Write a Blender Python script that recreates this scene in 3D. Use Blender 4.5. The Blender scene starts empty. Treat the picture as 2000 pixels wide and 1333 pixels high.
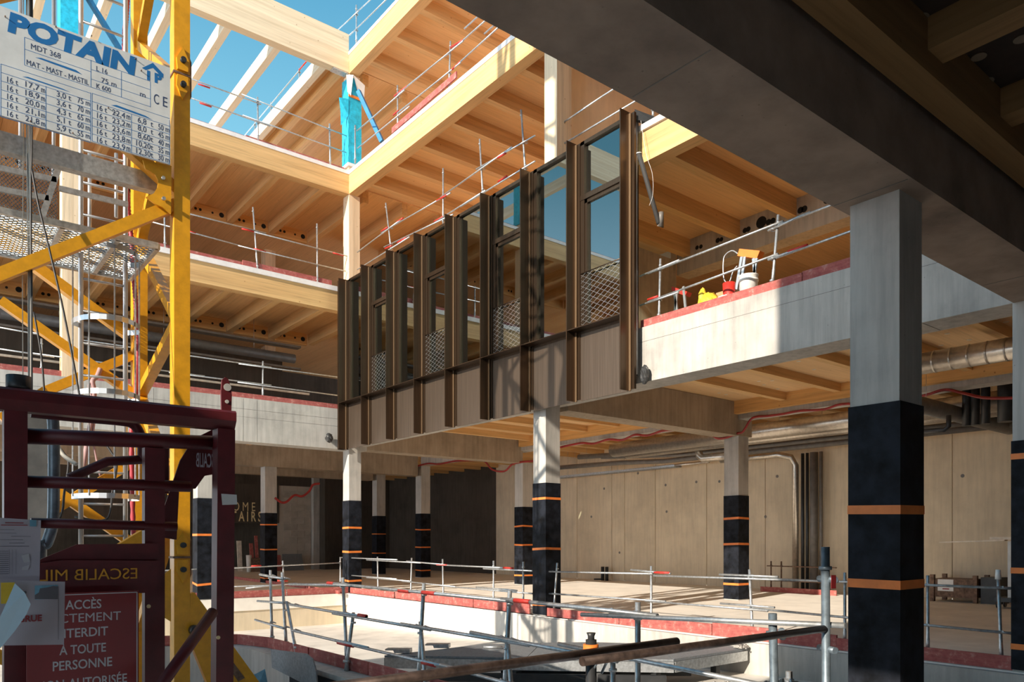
import bpy, math, random
from mathutils import Vector, Matrix
random.seed(7)
C = bpy.context.scene
COL = C.collection
# ---------------------------------------------------------------- camera, sky, sun, exposure
F = 1482.8                      # focal length in pixels of the 2000 x 1333 frame
EYE = 1.58
RX, RY = .7803, -.6254          # camera right
FX, FY = .6254, .7803           # camera forward (level camera, vertical shift)
cam_d = bpy.data.cameras.new('camera'); cam = bpy.data.objects.new('camera', cam_d); COL.objects.link(cam)
cam.location = (0, 0, EYE); cam.rotation_euler = (math.pi/2, 0, -math.atan2(FX, FY))
cam_d.sensor_width = 36; cam_d.sensor_fit = 'HORIZONTAL'; cam_d.lens = F/2000*36
cam_d.shift_y = (1057-666.5)/2000; cam_d.clip_start = .05; cam_d.clip_end = 500
C.camera = cam
w = bpy.data.worlds.new('sky'); C.world = w; w.use_nodes = True
nt = w.node_tree; nt.nodes.clear()
out = nt.nodes.new('ShaderNodeOutputWorld'); bg = nt.nodes.new('ShaderNodeBackground')
tc = nt.nodes.new('ShaderNodeTexCoord'); sp = nt.nodes.new('ShaderNodeSeparateXYZ'); cr = nt.nodes.new('ShaderNodeValToRGB')
nt.links.new(tc.outputs['Generated'], sp.inputs[0]); nt.links.new(sp.outputs['Z'], cr.inputs[0])
nt.links.new(cr.outputs[0], bg.inputs[0]); nt.links.new(bg.outputs[0], out.inputs[0])
e = cr.color_ramp.elements
e[0].position = 0.0; e[0].color = (.70, .80, .90, 1)
e[1].position = 1.0; e[1].color = (.022, .08, .14, 1)
for p, c in ((.15, (.50, .62, .72, 1)), (.30, (.19, .31, .39, 1)), (.44, (.064, .16, .215, 1)), (.58, (.030, .105, .165, 1))):
    k = e.new(p); k.color = c
bg.inputs[1].default_value = 2.0
sun_d = bpy.data.lights.new('sun', 'SUN'); sun = bpy.data.objects.new('sun', sun_d); COL.objects.link(sun)
SUN = Vector((1, .23, -.41)).normalized()
sun.rotation_euler = SUN.to_track_quat('-Z', 'Y').to_euler()
sun_d.energy = 3.9; sun_d.color = (1.0, .88, .73); sun_d.angle = math.radians(.55)
C.view_settings.view_transform = 'Standard'; C.view_settings.look = 'None'
C.view_settings.gamma = 1; C.view_settings.use_curve_mapping = False
C.view_settings.exposure = 1.0
C.cycles.diffuse_bounces = 10; C.cycles.max_bounces = 14; C.cycles.transparent_max_bounces = 16

# ---------------------------------------------------------------- projection helpers (real points on real planes)
def ray(u, v):
    r = (u-1000)/F; t = (1057-v)/F
    return (r*RX+FX, r*RY+FY, t)
def onX(u, v, X):
    d = ray(u, v); k = X/d[0]; return (X, d[1]*k, EYE+d[2]*k)
def onY(u, v, Y):
    d = ray(u, v); k = Y/d[1]; return (d[0]*k, Y, EYE+d[2]*k)
def onZ(u, v, Z):
    d = ray(u, v); k = (Z-EYE)/d[2]; return (d[0]*k, d[1]*k, Z)
def onD(u, v, D):
    d = ray(u, v); return (d[0]*D, d[1]*D, EYE+d[2]*D)

# ---------------------------------------------------------------- materials
MAT = {}
def new_mat(name):
    m = bpy.data.materials.new(name); m.use_nodes = True
    n = m.node_tree; b = n.nodes['Principled BSDF']
    return m, n, b
def node(n, t, **kw):
    x = n.nodes.new(t)
    for k, v in kw.items(): setattr(x, k, v)
    return x
def mapping(n, scale):
    t = node(n, 'ShaderNodeTexCoord'); mp = node(n, 'ShaderNodeMapping')
    mp.inputs['Scale'].default_value = scale
    n.links.new(t.outputs['Object'], mp.inputs[0])
    oi = node(n, 'ShaderNodeObjectInfo'); mu = node(n, 'ShaderNodeMath', operation='MULTIPLY'); mu.inputs[1].default_value = 37.0
    n.links.new(oi.outputs['Random'], mu.inputs[0]); n.links.new(mu.outputs[0], mp.inputs['Location']); return mp
def ramp(n, src, stops):
    r = node(n, 'ShaderNodeValToRGB'); n.links.new(src, r.inputs[0])
    e = r.color_ramp.elements
    e[0].position, e[0].color = stops[0][0], tuple(stops[0][1])+(1,)
    e[1].position, e[1].color = stops[-1][0], tuple(stops[-1][1])+(1,)
    for p, c in stops[1:-1]:
        k = e.new(p); k.color = tuple(c)+(1,)
    return r
def mul(n, a, b, f=1.0, mode='MULTIPLY'):
    x = node(n, 'ShaderNodeMix', data_type='RGBA', blend_type=mode)
    x.inputs[0].default_value = f
    n.links.new(a, x.inputs[6]); n.links.new(b, x.inputs[7]); return x.outputs[2]
def bump(n, b, src, s, d=.01):
    x = node(n, 'ShaderNodeBump'); x.inputs['Strength'].default_value = s; x.inputs['Distance'].default_value = d
    n.links.new(src, x.inputs['Height']); n.links.new(x.outputs[0], b.inputs['Normal'])
def noise(n, mp, sc, det=4, rough=.6):
    x = node(n, 'ShaderNodeTexNoise'); x.inputs['Scale'].default_value = sc
    x.inputs['Detail'].default_value = det; x.inputs['Roughness'].default_value = rough
    n.links.new(mp.outputs[0], x.inputs['Vector']); return x
def plain(name, col, rough=.6, metal=0.0, vary=.12, vs=6, bmp=0.0, spec=.5):
    m, n, b = new_mat(name)
    mp = mapping(n, (1, 1, 1)); nz = noise(n, mp, vs, 5)
    lo = [c*(1-vary*2) for c in col]; hi = [min(1, c*(1+vary)) for c in col]
    r = ramp(n, nz.outputs[0], [(.3, lo), (.65, hi)])
    n.links.new(r.outputs[0], b.inputs['Base Color'])
    b.inputs['Roughness'].default_value = rough; b.inputs['Metallic'].default_value = metal
    b.inputs['Specular IOR Level'].default_value = spec
    if bmp: bump(n, b, nz.outputs[0], bmp)
    MAT[name] = m; return m
def wood(name, axis, col, dark=.80):
    m, n, b = new_mat(name)
    st = [9.0, 9.0, 9.0]; st[axis] = .35
    mp = mapping(n, st); g = noise(n, mp, 2.2, 6, .65)
    st2 = [.9, .9, 7.0]; st2[axis] = .12
    if axis == 2: st2 = [7.0, .9, .12]
    mp2 = mapping(n, st2); lam = noise(n, mp2, 1.1, 2, .5)
    r1 = ramp(n, g.outputs[0], [(.32, [c*dark for c in col]), (.5, col), (.75, [min(1, c*1.12) for c in col])])
    r2 = ramp(n, lam.outputs[0], [(.35, (.86, .82, .78)), (.6, (1, 1, 1))])
    c = mul(n, r1.outputs[0], r2.outputs[0])
    mp3 = mapping(n, (1, 1, 1))
    vo = node(n, 'ShaderNodeTexVoronoi'); vo.inputs['Scale'].default_value = 3.2
    n.links.new(mp3.outputs[0], vo.inputs['Vector'])
    kn = ramp(n, vo.outputs['Distance'], [(0.03, (.45, .28, .15)), (.075, (1, 1, 1))])
    c = mul(n, c, kn.outputs[0], .75)
    n.links.new(c, b.inputs['Base Color']); b.inputs['Roughness'].default_value = .62
    b.inputs['Specular IOR Level'].default_value = .25
    bump(n, b, g.outputs[0], .12, .004)
    MAT[name] = m; return m
def concrete(name, col, stain=.25, vert=True, joint=None, rough=.85):
    m, n, b = new_mat(name)
    mp = mapping(n, (1, 1, 1)); big = noise(n, mp, .8, 6, .62)
    mps = mapping(n, (6, 6, .5) if vert else (1.5, 1.5, 1.5)); st = noise(n, mps, 1.6, 5, .6)
    fine = noise(n, mp, 38, 3, .6)
    r1 = ramp(n, big.outputs[0], [(.3, [c*(1-stain) for c in col]), (.52, col), (.72, [min(1, c*1.1) for c in col])])
    r2 = ramp(n, st.outputs[0], [(.3, (1-stain*.8,)*3), (.6, (1, 1, 1))])
    c = mul(n, r1.outputs[0], r2.outputs[0])
    vo = node(n, 'ShaderNodeTexVoronoi'); vo.inputs['Scale'].default_value = 7
    n.links.new(mp.outputs[0], vo.inputs['Vector'])
    pit = ramp(n, vo.outputs['Distance'], [(.03, (.35, .33, .3)), (.06, (1, 1, 1))])
    c = mul(n, c, pit.outputs[0], .6)
    n.links.new(c, b.inputs['Base Color']); b.inputs['Roughness'].default_value = rough
    b.inputs['Specular IOR Level'].default_value = .25
    bump(n, b, fine.outputs[0], .15, .004)
    MAT[name] = m; return m
WC = (.70, .45, .205)
wood('dim_x', 0, (.30, .18, .08)); wood('dim_y', 1, (.30, .18, .08))  # near wing timber, deep shade under the ceiling put into the colour
wood('glulam_x', 0, WC); wood('glulam_y', 1, WC); wood('glulam_z', 2, (.80, .62, .42))
wood('clt_x', 0, (.80, .55, .30), .88); wood('clt_y', 1, (.80, .55, .30), .88)
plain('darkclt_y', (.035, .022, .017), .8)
wood('pale_x', 0, (.78, .62, .42), .88); wood('pale_y', 1, (.82, .70, .54), .9)
wood('ledger_x', 0, (.70, .40, .15)); wood('ledger_y', 1, (.74, .44, .17))
concrete('concrete_light', (.50, .48, .445), .28); concrete('concrete_grey', (.50, .48, .45), .3)
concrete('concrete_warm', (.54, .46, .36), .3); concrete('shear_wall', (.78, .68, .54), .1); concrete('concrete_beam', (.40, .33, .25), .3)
concrete('concrete_wall', (.70, .59, .43), .16); concrete('concrete_dark', (.085, .07, .056), .3)  # concrete_dark carries the shade of the back wall's far end in its tone
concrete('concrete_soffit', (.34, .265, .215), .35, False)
concrete('floor_screed', (.86, .82, .75), .12, False); concrete('pit_floor', (.74, .70, .64), .22, False)
concrete('white_render', (.72, .69, .64), .06); concrete('beige_render', (.66, .56, .41), .15)
concrete('block_wall', (.50, .45, .38), .2, False); concrete('gravel', (.40, .38, .35), .4, False)
plain('red_board', (.46, .10, .075), .8, vary=.3, vs=14, bmp=.2)
def dusty_red():
    m, n, b = new_mat('red_board'); mp = mapping(n, (1, 1, 1)); a_ = noise(n, mp, 9, 6, .7); mp2 = mapping(n, (1.2, 1.2, 12)); g_ = noise(n, mp2, 3, 4)
    r1 = ramp(n, a_.outputs[0], [(.35, (.34, .075, .07)), (.55, (.42, .12, .10)), (.72, (.60, .34, .30))])
    r2 = ramp(n, g_.outputs[0], [(.3, (.75, .7, .7)), (.6, (1, 1, 1))]); c = mul(n, r1.outputs[0], r2.outputs[0])
    n.links.new(c, b.inputs['Base Color']); b.inputs['Roughness'].default_value = .8; MAT['red_board'] = m
dusty_red()
plain('red_paint', (.55, .03, .02), .5, vary=.1)
plain('white_strip', (.80, .76, .74), .6, vary=.05)
plain('galv', (.55, .57, .58), .38, .75, vary=.15, vs=20)
plain('galv_blue', (.20, .25, .29), .45, .6, vary=.15, vs=20)
plain('steel_brown', (.075, .05, .04), .4, .5, vary=.3, vs=20)
plain('dark_steel', (.05, .052, .055), .45, .5)
plain('dark_pvc', (.035, .033, .032), .75, vary=.05); plain('aluminium', (.62, .63, .64), .35, .8, vary=.06)
plain('duct_silver', (.62, .58, .52), .3, .85, vary=.1, vs=12)
plain('pipe_grey', (.17, .155, .14), .5, .1)
plain('crane_yellow', (.72, .33, .012), .38, vary=.08, vs=9)
plain('frame_red', (.105, .009, .013), .5, vary=.15, vs=12)
plain('sign_red', (.20, .012, .014), .4, vary=.05)
plain('black_wrap', (.0095, .0115, .017), .62, vary=.5, vs=5, spec=.15)
plain('orange_tape', (.78, .21, .035), .5, vary=.08)
plain('sign_white', (.60, .62, .62), .4, vary=.07, vs=3)
plain('sign_blue', (.01, .14, .38), .4, vary=.05); plain('sign_navy', (.03, .055, .13), .5, vary=.05)
plain('paper_white', (.42, .40, .46), .6, vary=.03); plain('paper_blue', (.46, .62, .72), .6, vary=.03)
plain('print_grey', (.12, .12, .14), .6); plain('print_red', (.30, .03, .04), .6)
plain('letter_grey', (.50, .50, .53), .5, vary=.05)
plain('yellow_plastic', (.72, .52, .04), .5); plain('membrane_blue', (.02, .45, .62), .5, vary=.15, vs=10)
plain('prop_blue', (.02, .20, .42), .4); plain('white_plastic', (.80, .79, .76), .45, vary=.04)
plain('tarp_blue', (.16, .38, .52), .5, vary=.2); plain('tarp_black', (.035, .035, .035), .5)
plain('hose_red', (.42, .035, .05), .45); plain('cable_black', (.02, .02, .022), .5); plain('cable_pale', (.55, .52, .45), .5)
plain('cable_red', (.30, .02, .02), .45); plain('sheet_grey', (.20, .215, .23), .55, vary=.15, vs=30)
plain('hole_dark', (.01, .009, .008), .9); plain('rust', (.20, .12, .08), .7, .2, vary=.3, vs=15)
plain('gold_letter', (.85, .70, .38), .5); plain('rubble', (.55, .52, .46), .9, vary=.25, vs=12, bmp=.5)
plain('cardboard', (.50, .30, .15), .8); plain('strap_pink', (.45, .28, .28), .7); plain('disc_pale', (.25, .2, .15), .6)
plain('blind_green', (.42, .62, .58), .5); plain('timber_white', (.74, .66, .55), .6)
def bronze(name, col, rough):
    m, n, b = new_mat(name)
    mp = mapping(n, (30, 30, .6)); nz = noise(n, mp, 1.0, 4)
    r = ramp(n, nz.outputs[0], [(.3, [c*.8 for c in col]), (.7, [c*1.15 for c in col])])
    n.links.new(r.outputs[0], b.inputs['Base Color']); b.inputs['Metallic'].default_value = .8
    b.inputs['Roughness'].default_value = rough; MAT[name] = m
bronze('bronze', (.085, .056, .036), .33); bronze('bronze_light', (.30, .205, .125), .42); bronze('bronze_panel', (.135, .10, .074), .48)
def glass_mat():
    m = bpy.data.materials.new('glass'); m.use_nodes = True; n = m.node_tree; n.nodes.clear()
    o = node(n, 'ShaderNodeOutputMaterial'); mx = node(n, 'ShaderNodeMixShader'); tr = node(n, 'ShaderNodeBsdfTransparent')
    gl = node(n, 'ShaderNodeBsdfGlossy'); fr = node(n, 'ShaderNodeFresnel'); ma = node(n, 'ShaderNodeMath', operation='MULTIPLY_ADD')
    fr.inputs[0].default_value = 1.55; ma.inputs[1].default_value = 1.2; ma.inputs[2].default_value = .20; ma.use_clamp = True
    tr.inputs[0].default_value = (.88, .95, .90, 1); gl.inputs[0].default_value = (.85, .95, .97, 1); gl.inputs['Roughness'].default_value = .01
    n.links.new(fr.outputs[0], ma.inputs[0]); n.links.new(ma.outputs[0], mx.inputs[0])
    n.links.new(tr.outputs[0], mx.inputs[1]); n.links.new(gl.outputs[0], mx.inputs[2]); n.links.new(mx.outputs[0], o.inputs[0])
    MAT['glass'] = m
glass_mat()

# ---------------------------------------------------------------- mesh builder
class MB:
    def __init__(s): s.v = []; s.f = []; s.sm = []
    def poly(s, pts, faces, smooth=False):
        o = len(s.v); s.v += [tuple(p) for p in pts]
        for f in faces: s.f.append([i+o for i in f]); s.sm.append(smooth)
        return s
    def box(s, x0, x1, y0, y1, z0, z1):
        x0, x1 = min(x0, x1), max(x0, x1); y0, y1 = min(y0, y1), max(y0, y1); z0, z1 = min(z0, z1), max(z0, z1)
        return s.poly([(x0,y0,z0),(x1,y0,z0),(x1,y1,z0),(x0,y1,z0),(x0,y0,z1),(x1,y0,z1),(x1,y1,z1),(x0,y1,z1)],
                      [(0,3,2,1),(4,5,6,7),(0,1,5,4),(1,2,6,5),(2,3,7,6),(3,0,4,7)])
    def bar(s, p, q, w, h, up=(0, 0, 1)):
        p, q = Vector(p), Vector(q); d = (q-p).normalized(); u = Vector(up)
        if abs(d.dot(u)) > .98: u = Vector((0, 1, 0))
        a = d.cross(u).normalized(); b = a.cross(d).normalized(); a *= w/2; b *= h/2
        pts = [p-a-b, p+a-b, p+a+b, p-a+b, q-a-b, q+a-b, q+a+b, q-a+b]
        return s.poly(pts, [(0,1,2,3),(7,6,5,4),(0,4,5,1),(1,5,6,2),(2,6,7,3),(3,7,4,0)])
    def tube(s, pts, r, n=10, cap=True):
        pts = [Vector(p) for p in pts]; rings = []
        u = None
        for i, p in enumerate(pts):
            d = (pts[min(i+1, len(pts)-1)]-pts[max(i-1, 0)]).normalized()
            if u is None:
                u = Vector((0, 0, 1)) if abs(d.z) < .9 else Vector((1, 0, 0))
            a = d.cross(u).normalized(); b = a.cross(d).normalized(); u = b
            rr = r[i] if isinstance(r, (list, tuple)) else r
            rings.append([p+a*rr*math.cos(2*math.pi*k/n)+b*rr*math.sin(2*math.pi*k/n) for k in range(n)])
        o = len(s.v)
        for rg in rings: s.v += [tuple(x) for x in rg]
        for i in range(len(rings)-1):
            for k in range(n):
                s.f.append([o+i*n+k, o+i*n+(k+1) % n, o+(i+1)*n+(k+1) % n, o+(i+1)*n+k]); s.sm.append(True)
        if cap:
            s.f.append([o+k for k in range(n)][::-1]); s.sm.append(False)
            s.f.append([o+(len(rings)-1)*n+k for k in range(n)]); s.sm.append(False)
        return s
    def prism(s, pts, off):
        n = len(pts); off = Vector(off); q = [Vector(p)+off for p in pts]
        return s.poly([Vector(p) for p in pts]+q, [list(range(n))[::-1], list(range(n, 2*n))]+[(i, (i+1) % n, n+(i+1) % n, n+i) for i in range(n)])
    def build(s, name, mat, parent=None):
        me = bpy.data.meshes.new(name); me.from_pydata(s.v, [], s.f)
        for p, sm in zip(me.polygons, s.sm): p.use_smooth = sm
        me.materials.append(MAT[mat]); me.update()
        o = bpy.data.objects.new(name, me); COL.objects.link(o)
        if parent: hang(o, parent)
        return o
def hang(o, parent):
    o.parent = parent
    if parent.type == 'EMPTY': o.matrix_parent_inverse = Matrix.Translation(-parent.location)
def inst(name, me, parent, loc):
    o = bpy.data.objects.new(name, me); COL.objects.link(o); o.location = loc
    if parent: hang(o, parent)
    return o
def tag(o, label, cat, group=None, kind=None):
    o['label'] = label; o['category'] = cat
    if group: o['group'] = group
    if kind: o['kind'] = kind
    return o
def struct(o, label=None, cat=None):
    o['kind'] = 'structure'
    if label: o['label'] = label; o['category'] = cat
    return o
THINGS = {}
def thing(name, label, cat, loc=(0, 0, 0), group=None):
    o = bpy.data.objects.new(name, None); COL.objects.link(o); o.location = loc; o.empty_display_size = .2
    tag(o, label, cat, group); THINGS[label] = o
    return o
def box(name, mat, parent, *a): return MB().box(*a).build(name, mat, parent)
def text_mesh(s, bold=0.0):
    if 'M' in s: bold = 0.0
    cu = bpy.data.curves.new('lettering', 'FONT'); cu.body = s; cu.size = 1.0; cu.offset = bold; cu.extrude = .004; cu.resolution_u = 3
    ob = bpy.data.objects.new('lettering', cu); me = bpy.data.meshes.new_from_object(ob)
    bpy.data.objects.remove(ob); bpy.data.curves.remove(cu); return me
def put_text(s, org, width, height, mat, parent, name='lettering', bold=0.0, mirror=False, shear=0.0, italic=0.0, xdir=(1, 0, 0), zdir=(0, 0, 1), align='L'):
    me = text_mesh(s, bold); xs = [v.co.x for v in me.vertices]; ys = [v.co.y for v in me.vertices]
    x0, x1 = min(xs), max(xs); cap = .69
    sy = height/cap; sx = width/(x1-x0) if width else sy
    org = Vector(org); X = Vector(xdir); Z = Vector(zdir); N = X.cross(Z)
    if align == 'C': org = org-X*((x1-x0)*sx/2)
    for v in me.vertices:
        lx = (v.co.x-x0)*sx; ly = v.co.y*sy
        if mirror: lx = (x1-x0)*sx-lx
        v.co = org+X*(lx+italic*ly)+Z*ly+N*(v.co.z*.15)
    me.materials.clear(); me.materials.append(MAT[mat]); me.update()
    o = bpy.data.objects.new(name, me); COL.objects.link(o); hang(o, parent); return o

# ================================================================ SETTING: slabs, pit, walls
XF, YF = 10.5, 20.97            # courtyard faces of the right and the left wing
struct(box('floor', 'floor_screed', None, XF-.05, 22.1, -6, YF+.05, -.35, 0), 'pale screed floor slab of the ground storey under the right wing', 'floor')
struct(box('floor', 'floor_screed', None, -12, 22.1, YF-.05, 44, -.35, 0), 'pale ground floor slab running back under the left wing', 'floor')
struct(box('floor', 'concrete_grey', None, -14, 4.0, -7, 11.2, -1.0, -.55), 'low concrete ground around the crane foot', 'floor')
struct(box('floor', 'concrete_grey', None, -14, -3.0, 11.2, YF-.05, -1.0, -.02), 'concrete ground west of the sunken floor', 'floor')
zr = lambda y: -.9+(YF-y)*.028
MBp = MB().poly([(-3, 11.2, zr(11.2)), (XF, 11.2, zr(11.2)), (XF, YF, zr(YF)), (-3, YF, zr(YF)), (4.1, -6, zr(-6)), (XF, -6, zr(-6)), (4.1, 11.2, zr(11.2)),
                 (-3, 11.2, -1.4), (XF, 11.2, -1.4), (XF, YF, -1.4), (-3, YF, -1.4), (4.1, -6, -1.4), (XF, -6, -1.4)],
                [(0, 6, 1, 2, 3), (4, 5, 1, 6), (10, 9, 8, 7), (11, 8, 12)])
struct(MBp.build('floor', 'pit_floor'), 'sunken sloping concrete floor of the courtyard pit', 'floor')
struct(box('wall_right', 'white_render', None, XF-.08, XF+.1, 11.2, YF, -1.3, -.0), 'white rendered side wall of the sunken courtyard floor', 'wall')
struct(box('wall_right', 'concrete_light', None, XF-.16, XF+.1, -6, 12.6, -1.3, -.015), 'grey concrete side wall of the pit carrying crane shadows', 'wall')
struct(box('wall_back', 'beige_render', None, -3, XF, YF-.02, YF+.16, -1.3, .0), 'beige end wall of the sunken courtyard floor', 'wall')
# back walls of the ground storey
t = thing('wall_right', 'beige concrete back wall with vertical formwork joints', 'wall', (22.1, 8, 0)); t['kind'] = 'structure'
yj = [-6] + [onX(u, 1000, 22.1)[1] for u in (1980, 1860, 1740, 1495, 1380, 1280, 1195)][0:] + [20.5, 23.2, 26, 28.8]
yj = sorted(set([round(y, 2) for y in yj]))
for a, b in zip(yj[:-1], yj[1:]):
    box('wall_panel', 'concrete_wall', t, 22.1, 22.4, a+.012, b-.012, 0, 5.3)
box('joint_backing', 'concrete_wall', t, 22.13, 22.35, -6, 28.8, 0, 5.3)
struct(box('wall_right', 'concrete_dark', None, 22.1, 22.4, 28.8, 44, 0, 5.3), 'end of the concrete back wall with shade put into its colour', 'wall')  # same wall as the beige panels, its shade painted as a darker concrete
# block wall far left with lettering
YB = 40.0
t = thing('wall_back', 'pale block wall with gold letters above a dark doorway', 'wall', (6, YB, 0)); t['kind'] = 'structure'
x0 = onY(608, 1000, YB)[0]; xd = onY(541, 1000, YB)[0]; xl = onY(330, 1000, YB)[0]
zt = onY(600, 955, YB)[2]; zd = onY(500, 1022, YB)[2]
bw, bh = .80, .36
nb = 0
me_b = MB().box(0, bw-.02, 0, .2, 0, bh-.02).build('block', 'block_wall', t); me = me_b.data; bpy.data.objects.remove(me_b)
row = 0; z = 0
while z < zt:
    x = x0-bw-(.4 if row % 2 else 0)
    if row % 2: box('block', 'block_wall', t, x0-.4, x0-.02, YB, YB+.2, z, z+bh-.02)
    while x > xd-.5:
        if x >= xd-.01: inst('block', me, t, (x, YB, z))
        x -= bw
    z += bh; row += 1
box('mortar_core', 'block_wall', t, xd-.3, x0-.01, YB+.02, YB+.3, 0, zt+.1)
box('lintel', 'concrete_dark', t, xl-12, xd+.1, YB-.02, YB+.3, zd, zt+.1)
box('lintel', 'concrete_dark', t, xl-12, x0+.4, YB-.02, YB+.3, zt+.1, 5.26)
box('pier', 'concrete_light', t, x0, x0+.35, YB-.3, YB+.3, 0, 5.2)
for s_, u0, u1, vb, h in (('O M E', 455, 498.5, 998, .46), ('T A I R S', 452, 511, 1018, .50)):
    a = onY(u0, vb, YB-.05); b = onY(u1, vb, YB-.05)
    put_text(s_, a, b[0]-a[0], h, 'gold_letter', t, bold=.02)
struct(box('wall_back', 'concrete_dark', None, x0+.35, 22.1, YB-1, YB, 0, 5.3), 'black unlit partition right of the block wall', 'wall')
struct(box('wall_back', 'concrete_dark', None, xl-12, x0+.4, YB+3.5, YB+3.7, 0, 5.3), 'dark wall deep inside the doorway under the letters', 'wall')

# ================================================================ BUILDING DECKS
def deck(label, xr, yr, axis, zc, zt_, joists, jspan, jz, mat='glulam', clt='clt', pan=2.8, jw=.20, cat='timber floor'):
    """floor deck: clt panels zc..zt_ over xr, yr; joists along axis at positions, from jz to zc"""
    t = thing('timber_floor', label, cat, ((xr[0]+xr[1])/2, (yr[0]+yr[1])/2, zc))
    s = 'x' if axis == 0 else 'y'
    lo, hi = (yr if axis == 0 else xr)
    a = lo
    while a < hi-.01:
        b = min(a+pan, hi)
        if axis == 0: box('deck_panel', clt+'_'+s, t, xr[0], xr[1], a+.003, b-.003, zc, zt_)
        else: box('deck_panel', clt+'_'+s, t, a+.003, b-.003, yr[0], yr[1], zc, zt_)
        a = b
    if joists:
        if axis == 0: ob = MB().box(jspan[0], jspan[1], -jw/2, jw/2, jz, zc).build('joist', mat+'_x', t)
        else: ob = MB().box(-jw/2, jw/2, jspan[0], jspan[1], jz, zc).build('joist', mat+'_y', t)
        me = ob.data; bpy.data.objects.remove(ob)
        for j in joists: inst('joist', me, t, (0, j, 0) if axis == 0 else (j, 0, 0))
    return t
JR = [13.1+1.4*k for k in range(-8, 15)]           # joist positions along Y, right wing
JL = [9.8-1.4*k for k in range(0, 16)]             # joist positions along X, left wing
# ---- right wing
tg = deck('yellow timber ceiling under the right wing ground storey, joists to back beam', (11.1, 17.2), (-6, YF+.4), 0, 5.26, 5.46,
     [y for y in [9.1+1.4*k for k in range(-10, 9)] if abs(y-12.17) > .35 and abs(y-21.2) > .4], (11.1, 17.1), 5.07, jw=.16)
box('ledger', 'ledger_y', tg, 17.05, 17.2, -6, 11.97, 4.92, 5.26); box('ledger', 'ledger_y', tg, 17.05, 17.2, 12.5, 20.9, 4.92, 5.26)
tg2 = deck('timber ceiling bay between second column row and beige back wall', (17.21, 22.4), (-6, 44), 0, 5.26, 5.46,
     [9.1+1.4*k for k in range(-10, 24)], (17.72, 22.1), 5.07, jw=.16)
tg3 = deck('timber ceiling under the left wing ground storey', (-12, 17.2), (21.6, 44), 1, 5.26, 5.46, JL, (21.6, 27.6), 5.07, jw=.16)
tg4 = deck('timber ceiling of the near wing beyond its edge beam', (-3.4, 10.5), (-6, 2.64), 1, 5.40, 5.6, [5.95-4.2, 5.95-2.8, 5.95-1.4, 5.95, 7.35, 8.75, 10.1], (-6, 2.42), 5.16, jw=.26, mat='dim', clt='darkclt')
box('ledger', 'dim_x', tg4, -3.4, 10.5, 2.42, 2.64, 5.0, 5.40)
for u, v in ((1799, 34), (1912, 110), (1927, 158), (1995, 75), (1850, 215)):
    p = onZ(u, v, 5.40)
    MB().tube([(p[0], p[1], 5.40), (p[0], p[1], 5.392)], .055, 16).build('plate_washer', 'disc_pale', tg4)
tl2 = deck('second floor timber deck of the right wing above the window strip', (10.78, 22), (-6, YF+.2), 0, 8.86, 9.05, [y for y in JR if y < 21], (10.78, 14.8), 8.48)
tl3 = deck('third floor timber deck of the right wing, joists in sunlight', (10.78, 22), (-6, YF+.2), 0, 12.46, 12.65, [y for y in JR if y < 21], (10.78, 22), 12.08)
tlr = deck('roof deck of the right wing with exposed joists', (10.78, 22), (-6, YF+.2), 0, 16.07, 16.26, [y for y in JR if y < 21], (10.78, 22), 15.70)
ll2 = deck('second floor timber deck of the left wing with joists over shade', (-12, 22), (21.25, 31.6), 1, 8.86, 9.02, JL+[11.2, 12.6, 14, 15.4], (21.25, 25.35), 8.48)
ll3 = deck('third floor timber deck of the left wing, joists running back', (-12, 22), (21.25, 31.6), 1, 12.46, 12.63, JL+[11.2, 12.6, 14, 15.4], (21.25, 25.35), 12.08)
llr = deck('roof deck of the left wing right of the open rafters', (9.95, 22), (21.2, 31.6), 1, 16.07, 16.26, [11.2, 12.6, 14], (21.25, 31.6), 15.70)
# ledgers with drilled holes behind the left wing joists, short pieces between the joists
for t_, zz in ((ll2, 8.86), (ll3, 12.46)):
    jj = sorted(JL+[11.2])
    for a, b in zip(jj[:-1], jj[1:]):
        L = box('ledger_block', 'ledger_x', t_, a+.12, b-.12, 25.37, 25.47, zz-.40, zz)
        if a > -1:
            for k, (fx, r) in enumerate(((.18, .045), (.30, .045), (.62, .035), (.86, .08))):
                x = a+.1+fx*1.2
                MB().tube([(x, 25.375, zz-.2), (x, 25.362, zz-.2)], r, 12).build('drilled_hole', 'hole_dark', L)
# ---- edge beams
def beam(label, mat, *a, name='edge_beam', cat='beam'):
    o = box(name, mat, None, *a); tag(o, label, cat); return o
beam('concrete edge beam of the right wing first floor, half sunlit', 'concrete_light', XF, XF+.6, 3.35, YF, 4.465, 5.47)
beam('concrete edge beam of the left wing first floor', 'concrete_light', -12, XF+.6, YF, YF+.6, 4.33, 5.53)
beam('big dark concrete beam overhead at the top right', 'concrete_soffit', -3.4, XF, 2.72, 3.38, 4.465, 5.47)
beam('concrete edge beam south of the overhead beam, right edge', 'concrete_grey', XF, XF+.6, -6, 3.34, 4.465, 5.47)
cb = 'concrete beam'
beam('board-marked concrete cross beam running back from the sunlit middle column', 'concrete_beam', XF+.6, 17.85, 11.93, 12.50, 4.37, 5.25, name='cross_beam', cat=cb)
beam('concrete cross beam running back from the corner column', 'concrete_beam', XF+.6, 17.3, YF, YF+.57, 4.37, 5.25, name='cross_beam', cat=cb)
beam('shallow concrete beam along the second column row under the ledger', 'concrete_grey', 17.22, 17.7, -6, 11.92, 4.80, 5.25, name='cross_beam', cat=cb)
beam('concrete beam along the second column row beyond the middle column', 'concrete_grey', 17.22, 17.7, 12.51, 27.7, 4.80, 5.25, name='cross_beam', cat=cb)
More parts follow.
